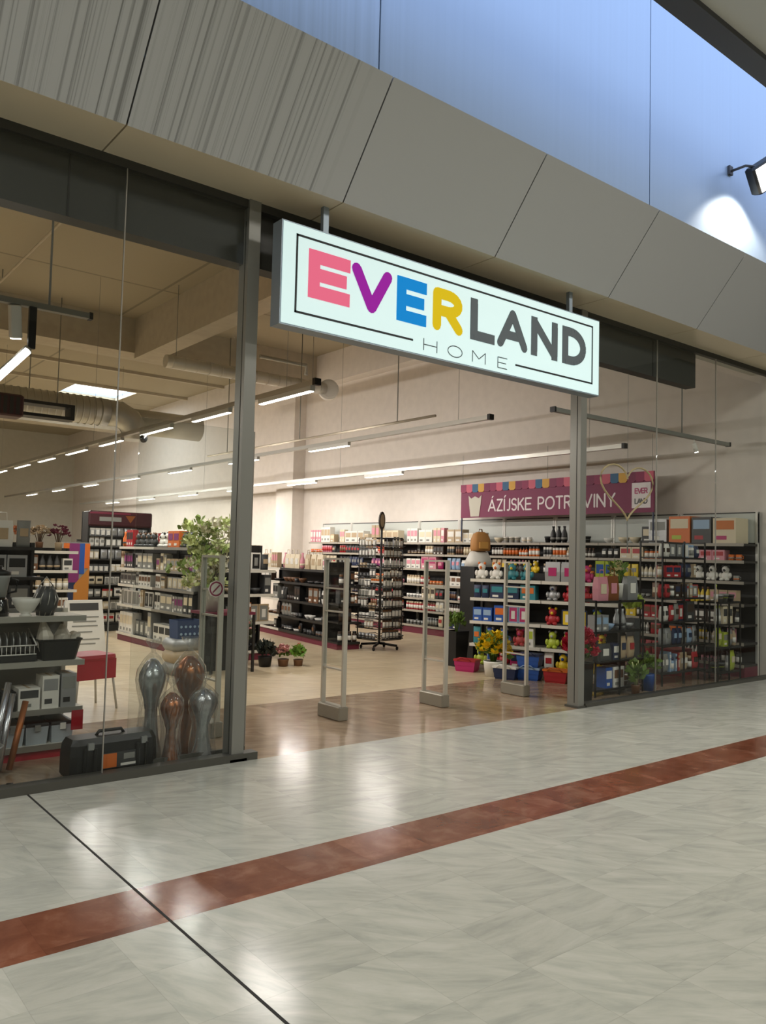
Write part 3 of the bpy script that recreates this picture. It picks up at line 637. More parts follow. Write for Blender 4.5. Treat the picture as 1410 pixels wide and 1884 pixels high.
# ------------------------------------------------------------------ plants and flowers
def leaves(mb, c, r, n, size, seed=1, up=.3, flat=1.0):
    q = random.Random(seed)
    for _ in range(n):
        a, e = q.uniform(0, 2 * PI), q.uniform(-.5, 1.3); rr = r * q.uniform(.35, 1)
        p = Vector((c[0] + rr * math.cos(a) * math.cos(e), c[1] + rr * math.sin(a) * math.cos(e), c[2] + rr * math.sin(e) * flat))
        d = Vector((q.uniform(-1, 1), q.uniform(-1, 1), q.uniform(-.4, 1) + up)).normalized(); s = d.cross(Vector((q.uniform(-1, 1), q.uniform(-1, 1), .3))).normalized() * size * .3
        d *= size
        mb.quad(p, p + d * .5 + s, p + d, p + d * .5 - s)
    return mb
def flower_head(mb, p, r, q, petals=7):
    for i in range(petals):
        a = 2 * PI * i / petals + q.uniform(-.2, .2); d = Vector((math.cos(a), math.sin(a), q.uniform(.2, 1.6))).normalized(); s = Vector((-math.sin(a), math.cos(a), 0)) * r * .42
        p = Vector(p); mb.quad(p, p + d * r * .6 + s, p + d * r + Vector((0, 0, r * .15)), p + d * r * .6 - s)
def potted(name, lab, cat, loc, pot_r, pot_h, pot_m, parts, taper=.8, square=False, grp=None, rot=0):
    """parts: list of (part name, material, builder(mb))"""
    t = thing(name, lab, cat, loc, rot, grp)
    m = MB()
    if square: m.loft([[(x * s * pot_r, y * s * pot_r, z) for x, y in ((-1, -1), (1, -1), (1, 1), (-1, 1))] for z, s in ((0, taper), (pot_h, 1), (pot_h, .9), (pot_h * .93, .88))], False)
    else: m.lathe([(pot_r * taper, 0), (pot_r * .97, pot_h * .9), (pot_r, pot_h), (pot_r * .9, pot_h), (pot_r * .86, pot_h * .93)], n=18)
    m.build('pot', pot_m, t)
    m = MB(); (m.box(-pot_r * .85, -pot_r * .85, pot_h * .9, pot_r * .85, pot_r * .85, pot_h * .94) if square else m.lathe([(pot_r * .87, pot_h * .90), (pot_r * .87, pot_h * .94)], n=14)); m.build('soil', 'soil', t)
    for n, mm, fn in parts: m = MB(); fn(m); m.build(n, mm, t)
    return t
def stems(h, r, n, seed, z0=0):
    def f(m):
        q = random.Random(seed)
        for _ in range(n):
            a = q.uniform(0, 2 * PI); k = q.uniform(.2, 1) * r
            m.tube([(k * .15 * math.cos(a), k * .15 * math.sin(a), z0), (k * .6 * math.cos(a), k * .6 * math.sin(a), z0 + h * .6), (k * math.cos(a), k * math.sin(a), z0 + h * q.uniform(.75, 1))], .006, 5)
    return f
def heads(h, r, n, fr, seed, z0=0):
    def f(m):
        q = random.Random(seed)
        for _ in range(n):
            a = q.uniform(0, 2 * PI); k = math.sqrt(q.uniform(0, 1)) * r
            flower_head(m, (k * math.cos(a), k * math.sin(a), z0 + h * (1 - .35 * (k / r) ** 2) * q.uniform(.75, 1)), fr, q)
    return f

potted('planter_plant', 'tall square black planter with small green plant standing on the shop floor', 'planter', (8.16, 8.5, 0), .13, .50, 'black',
       [('stems', 'leaf green', stems(.2, .08, 8, 3, .46)), ('foliage', 'leaf green', lambda m: leaves(m, (0, 0, .62), .12, 90, .09, 4)),], .8, True)
potted('flower_bucket', 'bucket of yellow tulips in front of the toy shelves', 'flowers', (7.88, 7.50, 0), .13, .20, 'paint white',
       [('stems', 'leaf green', stems(.34, .16, 30, 5, .16)), ('foliage', 'leaf green', lambda m: leaves(m, (0, 0, .34), .17, 140, .14, 6)),
        ('blossoms', 'flower yellow', heads(.56, .2, 70, .085, 7))])
potted('flower_planter', 'black planter of red and pink flowers just right of the right post', 'flowers', (7.42, 5.72, 0), .10, .42, 'black',
       [('stems', 'leaf green', stems(.24, .14, 20, 8, .4)), ('foliage', 'leaf green', lambda m: leaves(m, (0, 0, .50), .12, 50, .1, 9)),
        ('blossoms', 'flower red', lambda m: [flower_head(m, (.19 * math.sin(e) * math.cos(a), .17 * math.sin(e) * math.sin(a), .58 + .17 * math.cos(e)), .065, rnd) for a, e in [(rnd.uniform(0, 6.28), rnd.uniform(0, 2.3)) for _ in range(90)]]),
        ('pink_blossoms', 'flower pink', lambda m: [flower_head(m, (.15 * math.sin(e) * math.cos(a), .15 * math.sin(e) * math.sin(a), .62 + .15 * math.cos(e)), .06, rnd) for a, e in [(rnd.uniform(0, 6.28), rnd.uniform(0, .9)) for _ in range(22)]])], .85, True)
potted('potted_plant', 'dark leaved floor plant beside the pink poinsettia near the doorway', 'plant', (5.72, 9.72, 0), .10, .14, 'black',
       [('foliage', mat('leaf dark', '#262b22', .6), lambda m: leaves(m, (0, 0, .20), .13, 240, .09, 11))])
potted('poinsettia', 'small pot of pink and white blossoms on the floor between two plants', 'plant', (5.95, 9.62, 0), .08, .10, 'paint brown',
       [('foliage', 'leaf green', lambda m: leaves(m, (0, 0, .15), .09, 60, .06, 12)), ('blossoms', 'blossom pink', heads(.28, .10, 26, .055, 13))])
potted('potted_plant', 'bright green leafy floor plant at the right end of the plant group', 'plant', (6.15, 9.55, 0), .07, .09, 'paint brown',
       [('foliage', mat('leaf bright', '#6f9a35', .5, noise=.3), lambda m: leaves(m, (0, 0, .16), .10, 150, .08, 14, .6)), ('blossoms', 'flower red', heads(.3, .06, 5, .04, 15))])
potted('potted_plant', 'tall grey green bush on the floor right behind the left post', 'plant', (5.52, 10.0, 0), .10, .16, 'paint grey',
       [('foliage', mat('leaf grey green', '#6d6f58', .6, noise=.3), lambda m: leaves(m, (0, 0, .42), .14, 260, .09, 16, .3, 1.5)), ('blossoms', 'blossom pink', heads(.72, .13, 16, .04, 17))])

# ------------------------------------------------------------------ left window: vases, tool box, display gondola
def vase(lab, x, y, h, wr, m_, seed, sq=1.0):
    t = thing('wrapped_vase', lab, 'vase', (x, y, 0), seed * .7, 'foil coloured floor vases wrapped in clear plastic')
    k = h / .62
    prof = [(.075, 0), (.083, .01), (.078, .05), (.058, .12), (.046, .22), (.044, .30), (.058, .36), (.082, .42), (.095, .47), (.092, .51), (.07, .55), (.035, .585), (.02, .60)]
    m = MB(); m.lathe([(r * wr, z * k) for r, z in prof], n=22, sx=1.0, sy=.8); m.build('body', m_, t)
    # lobed ridges of the sculpted head
    m = MB()
    for a in (0, PI / 2, PI, 3 * PI / 2): m.tube([(math.cos(a + z * 3) * r * wr * .98, math.sin(a + z * 3) * r * wr * .78, z * k) for r, z in prof[5:-1]], .008, 6)
    m.build('ridges', m_, t)
    f = MB(); q = random.Random(seed); n = 20; rings = []
    for r, z in [(.095, .0), (.098, .1), (.085, .22), (.082, .32), (.10, .42), (.108, .48), (.10, .54), (.06, .60), (.016, .64), (.014, .655), (.05, .70), (.055, .72)]:
        rings.append([(r * wr * (1 + q.uniform(-.08, .08)) * math.cos(2 * PI * j / n), r * wr * .85 * (1 + q.uniform(-.08, .08)) * math.sin(2 * PI * j / n), max(.002, z * k)) for j in range(n)])
    f.loft(rings, True, False); f.build('plastic_wrap', 'clear plastic film', t)
vase('tall silver wrapped vase, rear left of the four in the window', 2.49, 5.88, .76, 1.25, 'silver foil', 1)
vase('short copper wrapped vase beside the black tool box', 2.545, 5.64, .53, 1.0, 'copper foil', 2)
vase('tall copper wrapped vase, rear right of the four in the window', 2.80, 5.90, .76, 1.3, 'copper foil', 3)
vase('short silver wrapped vase nearest the left door post', 2.80, 5.64, .54, 1.05, 'silver foil', 4)

t = thing('tool_box', 'long black case with an orange label lying against the left window', 'case', (2.11, 5.68, 0), .05)
m = MB(); m.loft([[(x * sx_, y * sy_, z) for x, y in ((-.31, -.09), (-.27, -.12), (.27, -.12), (.31, -.09), (.31, .09), (.27, .12), (-.27, .12), (-.31, .09))] for z, sx_, sy_ in ((0, .96, .93), (.02, 1, 1), (.15, 1.0, 1.0), (.22, .98, .92), (.26, .92, .72))], False); m.build('body', 'black', t)
m = MB()
for x in (-.22, -.15, .15, .22): m.box(x - .012, -.135, .02, x + .012, -.118, .20, c=.004)
m.build('ribs', 'black', t)
m = MB(); m.tube([(-.1, 0, .255), (-.08, 0, .285), (.08, 0, .285), (.1, 0, .255)], .012, 8); m.build('handle', 'shelf dark', t)
lb = B(-.10, -.129, .05, .17, -.122, .155).build('label_panel', 'paint charcoal' if 'paint charcoal' in MATS else pm('charcoal'), t)
B(-.095, -.131, .055, .0, -.129, .15).build('orange_patch', pm('orange'), lb); B(.03, -.131, .058, .15, -.129, .075).build('pale_strip', pm('white'), lb); B(.05, -.131, .1, .13, -.129, .14).build('picture_patch', pm('grey'), lb)
for n_ in (-.18, .20): B(n_ - .02, -.13, .19, n_ + .02, -.108, .235).build('latch', 'grey plastic', t)

u, M = shelving('window_display_shelving', 'pale metal shelving with a red plinth behind the left window', 'shelving', (.62, 6.25, 0), 0, 1.48, .50, [.10, .36, .71, 1.04], 1.07, 'shelf cream', 'alu', 'paint grey' if 'paint grey' in MATS else pm('grey'), 'red', 'shelf cream', t=.03)
B(1.40, -.012, .19, 1.485, -.004, .335).build('red_end_card', 'red', u)
# appliances and crockery on the top shelf
def at(x, z, y=6.30): return (x, y, z)
t = thing('blender', 'grey kitchen blender on the top shelf at the left edge', 'kitchen appliance', at(1.50, 1.04, 6.42))
m = MB(); m.lathe([(.085, 0), (.09, .02), (.075, .12), (.06, .14)], n=18); m.build('base', 'black gloss', t)
m = MB(); m.lathe([(.06, .14), (.085, .28), (.088, .30)], n=18); m.build('jug', 'grey plastic', t)
m = MB(); m.lathe([(.09, .30), (.09, .33), (.03, .345), (.03, .37)], n=16); m.build('lid', 'black', t); m = MB(); m.tube([(.085, 0, .28), (.14, 0, .26), (.13, 0, .18), (.07, 0, .17)], .011, 6); m.build('handle', 'black', t)
m = MB(); m.tube([(0, -.088, .06), (0, -.096, .06)], .018, 12); m.build('dial', 'alu', t)
t = thing('serving_bowl', 'white footed bowl on the top shelf behind the left window', 'bowl', at(1.69, 1.04, 6.36))
m = MB(); m.lathe([(.045, 0), (.04, .012), (.03, .02), (.06, .045), (.092, .10), (.1, .135), (.095, .135), (.085, .10), (.05, .05), (.003, .04)], n=24); m.build('bowl_body', 'white paint', t)
t = thing('wire_lantern', 'dark lantern basket of woven wire beside the white bowl', 'lantern', at(1.84, 1.04, 6.40))
m = MB(); m.lathe([(.06, 0), (.085, .06), (.09, .12), (.07, .19), (.05, .22)], n=14); m.build('shade', pm('charcoal'), t)
m = MB()
for j in range(10):
    a = 2 * PI * j / 10; m.tube([(.061 * math.cos(a), .061 * math.sin(a), 0), (.093 * math.cos(a + .3), .093 * math.sin(a + .3), .12), (.052 * math.cos(a + .6), .052 * math.sin(a + .6), .22)], .004, 5)
m.build('wires', 'alu', t); m = MB(); m.tube([(-.05, 0, .22), (0, 0, .29), (.05, 0, .22)], .005, 5); m.build('handle', 'alu', t)
for i, x in enumerate((1.06, 1.26)):
    t = thing('coffee_maker', ('black coffee maker left of the blender', 'silver kettle between coffee maker and blender')[i], 'kitchen appliance', at(x, 1.04, 6.42))
    m = MB(); m.lathe([(.08, 0), (.085, .03), (.07, .2), (.05, .23)], n=16); m.build('body', ('black', 'silver foil')[i], t); m = MB(); m.tube([(.07, 0, .2), (.13, 0, .18), (.12, 0, .06), (.08, 0, .05)], .01, 6); m.build('handle', 'black', t)
# third level: dish rack, black crate with wrapped things
t = thing('dish_rack', 'white wire dish rack holding a black and white box on the second-highest shelf', 'dish rack', at(1.62, .71, 6.42))
B(-.15, -.14, 0, .15, .12, .05, c=.01).build('tray', 'black', t)
m = MB()
for j in range(9): m.tube([(-.13 + j * .032, -.13, .05), (-.13 + j * .032, -.125, .12)], .003, 4); m.tube([(-.13 + j * .032, .1, .05), (-.13 + j * .032, .1, .2)], .003, 4)
for z in (.055, .12): m.tube([(-.14, -.13, z), (.14, -.13, z)], .005, 5)
m.tube([(-.14, -.13, .12), (-.14, .1, .22), (-.14, .1, .05)], .006, 5); m.tube([(.14, -.13, .12), (.14, .1, .22), (.14, .1, .05)], .006, 5); m.build('wires', 'white paint', t)
for j in range(5): m = MB(); m.tube([(-.1 + j * .045, 0, .13), (-.092 + j * .045, 0, .13)], .075, 20); m.build('plate_divider', pm('silver'), t)
t = thing('plastic_crate', 'black tapered crate heaped with clear wrapped goods on the second-highest shelf', 'crate', at(1.93, .71, 6.40))
m = MB(); m.loft([[(x * s, y * s, z) for x, y in ((-.15, -.12), (-.13, -.14), (.13, -.14), (.15, -.12), (.15, .12), (.13, .14), (-.13, .14), (-.15, .12))] for z, s in ((0, .8), (.14, 1.0), (.15, 1.06), (.16, 1.06), (.155, .97), (.02, .77))], False); m.build('tub', 'black', t)
for k, (x, y, h, lab) in enumerate(((1.86, 6.36, .30, 'crumpled clear bag leaning left in the black crate'), (1.97, 6.40, .26, 'crumpled clear bag standing in the middle of the black crate'), (2.04, 6.44, .20, 'small shiny pouch at the right of the black crate'))):
    q = random.Random(k + 3); m = MB(); rings = []
    for z, r in ((.03, .04), (.12, .06), (.18, .055), (h, .012)): rings.append([(r * q.uniform(.7, 1.3) * math.cos(2 * PI * j / 9) + z * (k - 1) * .15, r * q.uniform(.7, 1.3) * math.sin(2 * PI * j / 9), z) for j in range(9)])
    m.loft(rings, False); tag(m.build('wrapped_bag', mat('cloudy bag', '#c9c2b4', .3), None, (x, y, .71 + .0)), lab, 'bag')
# second level boxes and base containers
def carton(lab, x, y, z, w, d, h, c, a, extra=None, rot=0, name='carton', cat='box'):
    t = thing(name, lab, cat, (x, y, z), rot)
    B(-w / 2, 0, 0, w / 2, d, h).build('box_body', pm(c), t); B(-w * .42, -.002, h * .55, w * .42, 0, h * .9).build('label_patch', pm(a), t)
    B(-w * .35, -.002, h * .15, w * .1, 0, h * .3).build('text_strip', pm(extra or a), t)
    B(-.01, .0, h, .01, d, h + .001).build('seam_tape', pm('beige'), t)
    return t
carton('tall silver appliance box at the right end of the second-lowest shelf', 2.00, 6.27, .36, .11, .18, .25, 'silver', 'grey', 'black')
carton('white appliance box with black print left of the tall silver box', 1.87, 6.27, .36, .12, .18, .24, 'white', 'silver', 'charcoal')
carton('low grey box with black corner marks on the second-lowest shelf', 1.72, 6.27, .36, .15, .2, .16, 'white', 'charcoal', 'grey')
carton('small black box on the second-lowest shelf behind the silver foil rolls', 1.58, 6.27, .36, .10, .2, .14, 'black', 'silver')
carton('orange and black box at the left of the second-lowest shelf', 1.44, 6.27, .36, .12, .2, .15, 'charcoal', 'orange')
mat('clear tub', '#aab2b8', .15, coat=.3)
for k, (x, lab) in enumerate(((1.62, 'clear storage box on the lowest shelf, left one'), (1.79, 'clear storage box on the lowest shelf, middle one'), (1.97, 'clear storage box with a white latch on the lowest shelf, right one'))):
    t = thing('storage_box', lab, 'storage box', (x, 6.27, .10), 0, 'clear storage boxes')
    m = MB(); m.loft([[(a * s, .16 + b_ * s, z) for a, b_ in ((-.08, -.15), (.08, -.15), (.08, .15), (-.08, .15))] for z, s in ((0, .9), (.13, 1))], False); m.build('tub', 'clear tub', t)
    B(-.085, .005, .13, .085, .315, .155, c=.006).build('lid', 'paint charcoal' if k else pm('grey'), t); B(-.02, -.004, .1, .02, .006, .145).build('latch', pm('white' if k == 2 else 'grey'), t)
# silver rolls leaning and the rod on the floor
for k, (x, dx, z1) in enumerate(((1.46, .10, .52), (1.53, .12, .46), (1.40, .13, .60))):
    m = MB(); m.tube([(0, 0, 0.022), (dx, .12, z1)], .022, 8)
    tag(m.build('foil_roll', 'silver foil' if k != 1 else pm('copper'), None, (x, 5.98, .0)), ('silver roll leaning on the shelving, middle one', 'copper roll leaning on the shelving', 'longest silver roll leaning on the shelving')[k], 'roll', 'rolls leaning on the left shelving')
m = MB(); m.tube([(-.28, .06, .016), (0, 0, .016)], .015, 8); m.tube([(0, 0, .016), (.04, -.01, .016)], .022, 8); tag(m.build('floor_rod', 'black', None, (1.42, 5.60, 0)), 'short black rod lying on the floor inside the left window', 'rod')
t = thing('mesh_bin', 'round grey mesh bin of silver packets at the far left on the floor', 'bin', (1.32, 5.85, 0))
m = MB(); m.lathe([(.1, 0), (.13, .22), (.135, .23), (.12, .23), (.1, .03), (.003, .028)], n=16); m.build('bin_body', 'grey plastic', t)
for j in range(5): tag(B(0, -.03, 0, .025, .02, .33 - .02 * (j % 3)).build('silver_packet', 'silver foil', None, (1.235 + j * .035, 5.85, .03)), 'narrow silver packet standing in the grey mesh bin, %s' % ('leftmost', 'second from left', 'middle one', 'second from right', 'rightmost')[j], 'packet', 'silver packets in the mesh bin')

# red stool, price board behind the gondola
t = thing('step_stool', 'red stool with thin grey legs behind the pale shelving', 'stool', (2.72, 8.0, 0), .2)
m = MB(); m.loft([[(x * s, y * s, z) for x, y in ((-.2, -.16), (-.17, -.19), (.17, -.19), (.2, -.16), (.2, .16), (.17, .19), (-.17, .19), (-.2, .16))] for z, s in ((.48, 1.0), (.50, 1.03), (.53, 1.0))], False); m.build('seat', 'red', t)
B(-.2, -.185, .30, .2, -.165, .49).build('front_apron', 'red', t)
for x in (-1, 1):
    for y in (-1, 1): m = MB(); m.tube([(x * .16, y * .14, .5), (x * .22, y * .19, 0)], .011, 6); m.build('leg', 'alu light', t)
t = thing('price_board', 'white leaning notice board with a dark header on grey tube legs', 'notice board', (3.78, 11.25, 0), .06)
m = MB(); m.loft([[(x * s, y_, z) for x, y_ in ((-.27, y0), (.27, y0), (.27, y0 + .02), (-.27, y0 + .02))] for z, s, y0 in ((.02, 1.08, -.06), (.84, .95, .10))], False); m.build('board', 'white paint', t)
h = MB(); h.loft([[(x, y0 + dy, z) for x, dy in ((-.20, -.004), (.20, -.004), (.20, 0), (-.20, 0))] for z, y0 in ((.70, .0727), (.80, .0922))], False); h.build('header', pm('charcoal'), t)
for k, z in enumerate((.60, .54, .48, .40, .30, .24)):
    y0 = -.06 + (z - .02) * .195; w = (.2, .16, .18, .1, .2, .14)[k]; h = MB(); h.loft([[(x, y0 + dy + (zz - z) * .195, zz) for x, dy in ((-w, -.003), (w, -.003), (w, 0), (-w, 0))] for zz in (z, z + .018)], False); h.build('text_line', pm('grey'), t)
for x in (-.3, .3):
    m = MB(); m.tube([(x, .2, 0), (x * .85, .12, .82)], .012, 6); m.build('leg', 'grey plastic', t); m = MB(); m.tube([(x, .2, 0), (x, .2, .02)], .02, 8); m.build('foot', 'white paint', t)
m = MB(); m.tube([(-.26, .125, .82), (.26, .125, .82)], .012, 6); m.build('top_tube', 'grey plastic', t)

# ------------------------------------------------------------------ racks and gondolas on the shop floor
# dark rack of shiny black goods behind the pale shelving
u, M = shelving('goods_rack', 'dark rack of shiny black packs behind the blender', 'shelving', (1.25, 8.6, 0), 0, 1.2, .45, [.2, .6, .95, 1.25, 1.55], 1.6, 'shelf dark', None, 'shelf dark')
for l, (z, w_) in enumerate(((.2, 'bottom'), (.6, 'second-lowest'), (.95, 'middle'), (1.25, 'second-highest'), (1.55, 'top'))):
    fill_row(M, .03, 1.17, .02, z, .27 if l < 4 else .5, ['packet', 'box', 'bag'] if l == 4 else ['packet', 'box'], ['black', 'charcoal', 'silver', 'grey'] if l < 4 else ['beige', 'white', 'grey', 'navy'], w_ + ' shelf, black pack rack', 1.05, run=(1, 3))
# shelving with dried flowers behind it
u, M = shelving('flower_shelving', 'tall shelving with reddish dried flowers on top at the far left', 'shelving', (2.3, 13.0, 0), 0, 1.9, .5, [.15, .55, .9, 1.2, 1.5], 1.55, 'shelf dark', 'shelf cream', 'shelf dark')
for l, z in enumerate((.15, .55, .9, 1.2)): fill_row(M, .03, 1.85, .02, z, .27, ['packet', 'box', 'vase', 'jar'], ['beige', 'cream', 'grey', 'white', 'brown', 'charcoal'], ORD[5][l] + ' shelf, dried flower shelving', 1.1, run=(2, 4))
DF = ('rust red', 'dusty pink', 'deep maroon', 'orange brown', 'beige', 'maroon and white')
for k in range(6):
    c_ = ('flower red', 'blossom pink', 'maroon', 'paint orange', 'blossom white', 'maroon')[k]; pm('orange')
    potted('dried_bouquet', 'bouquet of %s dried flowers on the tall left shelving' % DF[k], 'flowers', (2.5 + k * .29, 13.2, 1.5), .06, .14, pm('beige' if k % 2 else 'brown'),
           [('stems', 'bark', stems(.25, .12, 14, 20 + k, .1)), ('blossoms', mat('dried ' + str(k), ('#a0503c', '#b3786c', '#5e1f2c', '#b06a3c', '#b7a488', '#6d2a3c')[k], .7), heads(.36, .16, 36, .05, 30 + k, .05))], grp='dried bouquets on the tall left shelving')
# striped promotional stand
t = thing('striped_stand', 'cardboard stand with orange maroon and blue stripes left of the tall rack', 'display stand', (4.46, 14.6, 0))
B(0, 0, 0, .46, .35, 1.66).build('carcass', pm('grey'), t)
for k, (x0, x1, z0, z1, c) in enumerate(((.0, .10, .75, 1.64, 'orange'), (.10, .28, .95, 1.64, 'purple'), (.28, .37, 1.1, 1.64, 'blue'), (.37, .46, 1.2, 1.64, 'orange'), (.10, .22, .62, .95, 'navy'))):
    B(x0, -.006, z0, x1, 0, z1).build('stripe_panel', pm(c), t)
m = MB(); m.loft([[(x, y, z) for x, z in ((.2, .62), (.46, .62), (.46, 1.22), (.37, 1.10), (.28, 1.0), (.2, .9))] for y in (-.012, -.006)], False); m.build('swoosh_panel', mat('amber card', '#b8772a', .6), t)
# tall rack with dark header
t = thing('blister_rack', 'tall black rack with a dark red header and rows of small cards', 'display rack', (5.10, 15.3, 0), 0)
B(0, .32, 0, 1.24, .36, 2.26).build('back_panel', 'shelf dark', t)
for x in (0, 1.21): B(x, .0, .1, x + .03, .36, 2.26, c=.01).build('side_frame', 'black', t)
B(0, -.03, 1.98, 1.24, .02, 2.27, c=.03).build('header', mat('header dark red', '#3d1219', .5), t)
B(.2, -.034, 2.08, .62, -.03, 2.16).build('header_text_strip', pm('grey'), t); m = MB(); m.loft([[(.70, y, 2.20), (.80, y, 2.06), (.90, y, 2.20)] for y in (-.03, -.034)], False); m.build('header_triangle', pm('copper'), t)
B(.02, -.034, 2.215, .8, -.03, 2.245).build('header_stripe', 'maroon', t)
B(0, 0, 0, 1.24, .34, .12).build('base', 'black', t)
lv = [.16, .4, .64, .88, 1.12, 1.36, 1.60, 1.80]
for z in lv: B(.03, .0, z - .02, 1.21, .31, z).build('shelf', 'shelf dark', t)
M = Matrix.Translation((5.10, 15.3, 0))
for l, z in enumerate(lv): fill_row(M, .05, 1.2, .03, z, .2, ['card', 'packet'], ['white', 'silver', 'grey', 'cream'], ORD[8][l] + ' shelf, dark header rack', 1.0 if l != 7 else .95, run=(2, 4), acc=['black', 'grey', 'charcoal', 'red', 'white'])
# left aisle gondola (face to the aisle, end cap to the door)
zA = [.14, .62, .96, 1.24, 1.60]
for b_, nm in enumerate(('near', 'far')):
    u, M = shelving('aisle_gondola', 'black aisle gondola of pale boxed goods, %s half' % nm, 'shelving', (5.20, 12.40 + b_ * 1.5, 0), -PI / 2, 1.49, .46, zA, 1.66, 'shelf dark', 'shelf cream' if b_ else 'alu', 'shelf dark', 'maroon')
    for l, z in enumerate(zA):
        hm = (zA[l + 1] - z - .04) if l < 4 else .34
        fill_row(M, .03, 1.45, .015, z, hm, ['book', 'box', 'frame', 'box'] if l < 4 else ['vase', 'box', 'toy'], ['white', 'cream', 'grey', 'beige', 'charcoal', 'silver'] if l < 4 else ['orange', 'red', 'charcoal', 'white'],
                 ORD[5][l] + ' shelf, %s aisle gondola' % nm, 1.2 if l < 3 else 1.05, run=(1, 4), acc=['black', 'grey', 'brown', 'purple', 'cream', 'charcoal'])
u, M = shelving('end_cap_shelving', 'end unit of the left aisle gondola behind the white tree', 'shelving', (5.22, 10.35, 0), 0, 1.0, .46, [.14, .55, .95, 1.3], 1.66, 'shelf dark', 'shelf cream', 'shelf dark', 'maroon')
for l, z in enumerate((.14, .55, .95, 1.3)): fill_row(M, .03, .96, .015, z, .34, ['box', 'vase', 'frame', 'bowl', 'packet'], ['white', 'grey', 'charcoal', 'beige', 'black'], ORD[4][l] + ' shelf, left end unit', 1.1, run=(1, 3))
# red topped table with tree
t = thing('display_table', 'dark table with a red top carrying the white potted tree', 'table', (4.72, 9.35, 0))
B(0, 0, .74, .62, .62, .775).build('tabletop', 'maroon', t); B(.06, .3, 0, .58, .56, .735).build('body_panel', 'black', t)
for x in (.0, .59):
    for y in (.0, .59): B(x, y, 0, x + .03, y + .03, .74).build('leg', 'shelf dark', t)
def tree(m):
    q = random.Random(5)
def branches(m):
    q = random.Random(5)
    for k in range(11):
        a = q.uniform(0, 2 * PI); r = q.uniform(.12, .36); h = q.uniform(.45, 1.0)
        m.tube([(0, 0, .25), (r * .3 * math.cos(a), r * .3 * math.sin(a), .25 + h * .45), (r * math.cos(a), r * math.sin(a), .25 + h)], .009, 5, .003)
def tuft(seed, n, sz, side):
    def f(m):
        q = random.Random(seed)
        for k in range(26):
            a = q.uniform(0, 2 * PI); r = q.uniform(.05, .34); z = q.uniform(.30, 1.15)
            c = (r * math.cos(a) - (.22 if z < .6 else .10) * side, r * math.sin(a), z)
            leaves(m, c, .09, n, sz, seed * 50 + k)
    return f
potted('artificial_tree', 'pale green and white blossom tree in a white pot on the red table', 'artificial tree', (4.86, 9.66, .775), .125, .30, 'white paint',
       [('branches', 'bark', branches), ('foliage', 'leaf pale', tuft(3, 34, .085, 1)), ('blossoms', 'blossom white', tuft(4, 30, .07, .4)), ('green_leaves', mat('leaf mid', '#7f9445', .6), tuft(6, 9, .09, 1.2))])
carton('white carton with grey print beside the potted tree on the red table', 5.13, 9.42, .775, .13, .12, .2, 'white', 'grey')
carton('small copper coloured box at the right of the red table', 5.26, 9.42, .775, .10, .12, .12, 'copper', 'white')
for k in range(3):
    m = MB(); m.loft([[(x * s, .2 + y * s, z) for x, y in ((-.2, -.13), (-.15, -.17), (.15, -.17), (.2, -.13), (.2, .13), (.15, .17), (-.15, .17), (-.2, .13))] for z, s in ((0, .9), (.05, 1.05), (.1, 1.05), (.15, .9))])
    tag(m.build('floor_cushion', pm(('grey', 'beige', 'silver')[k]), None, (4.47, 9.45, k * .15)), ('grey floor cushion at the bottom of the stack beside the red topped table', 'beige floor cushion in the middle of the stack beside the red topped table', 'silver grey floor cushion on top of the stack under the blue bin')[k], 'cushion', 'stacked floor cushions')
t = thing('fabric_bin', 'blue patterned fabric bin on the grey cushion stack', 'storage bin', (4.50, 9.50, .45))
m = MB(); m.loft([[(x * s, .14 + y * s, z) for x, y in ((-.17, -.13), (.17, -.13), (.17, .13), (-.17, .13))] for z, s in ((0, .93), (.23, 1.0), (.23, .95), (.04, .9))], False); m.build('bin_body', mat('bin blue', '#243b66', .7), t)
for j in range(10): m = MB(); m.lathe([(.018, 0), (.016, .003)], n=8); o = m.build('dot', pm('sky-blue'), t, (-.12 + (j % 5) * .06, .006 - .0, .06 + (j // 5) * .09)); o.rotation_euler = (PI / 2, 0, 0)

# middle gondola, slightly turned
th = math.atan2(10.9 - 14.15, 7.72 - 8.16); zM = [.14, .40, .70, 1.03, 1.28]
dM = Vector((math.cos(th), math.sin(th), 0))
for b_, nm in enumerate(('far', 'middle', 'near')):
    p = Vector((8.16, 14.15, 0)) + dM * (b_ * .98)
    u, M = shelving('middle_gondola', 'black gondola with a maroon base in mid shop, %s section' % nm, 'shelving', tuple(p), th, .975, .46, zM, 1.34, 'shelf dark', 'shelf dark' if b_ else 'shelf cream', 'shelf dark', 'maroon')
    for l, z in enumerate(zM):
        hm = (zM[l + 1] - z - .04) if l < 4 else .45
        fill_row(M, .03, .94, .015, z, hm, ['pan', 'bowl', 'packet', 'mug', 'box'] if l < 4 else ['bag', 'bag', 'vase', 'box'], ['charcoal', 'black', 'grey', 'cocoa', 'brown', 'black', 'white', 'black'] if l < 4 else ['white', 'pink', 'cream', 'beige', 'white'],
                 ORD[5][l] + ' shelf, %s middle section' % nm, 1.0, run=(1, 3))
pE = Vector((8.16, 14.15, 0)) + dM * 3.39
u, M = shelving('end_cap_shelving', 'dark end unit of the middle gondola just left of the card spinner', 'shelving', (pE.x, pE.y + .02, 0), th + PI / 2, .42, .42, [.12, .45, .75, 1.05], 1.42, 'shelf dark', 'shelf dark', 'shelf dark', 'maroon')
for l, z in enumerate((.12, .45, .75, 1.05)): fill_row(M, .03, .39, .015, z, .28, ['packet', 'box', 'jar'], ['brown', 'cocoa', 'charcoal', 'black', 'brown'], ORD[4][l] + ' shelf, middle end unit', 1.0, run=(1, 3))
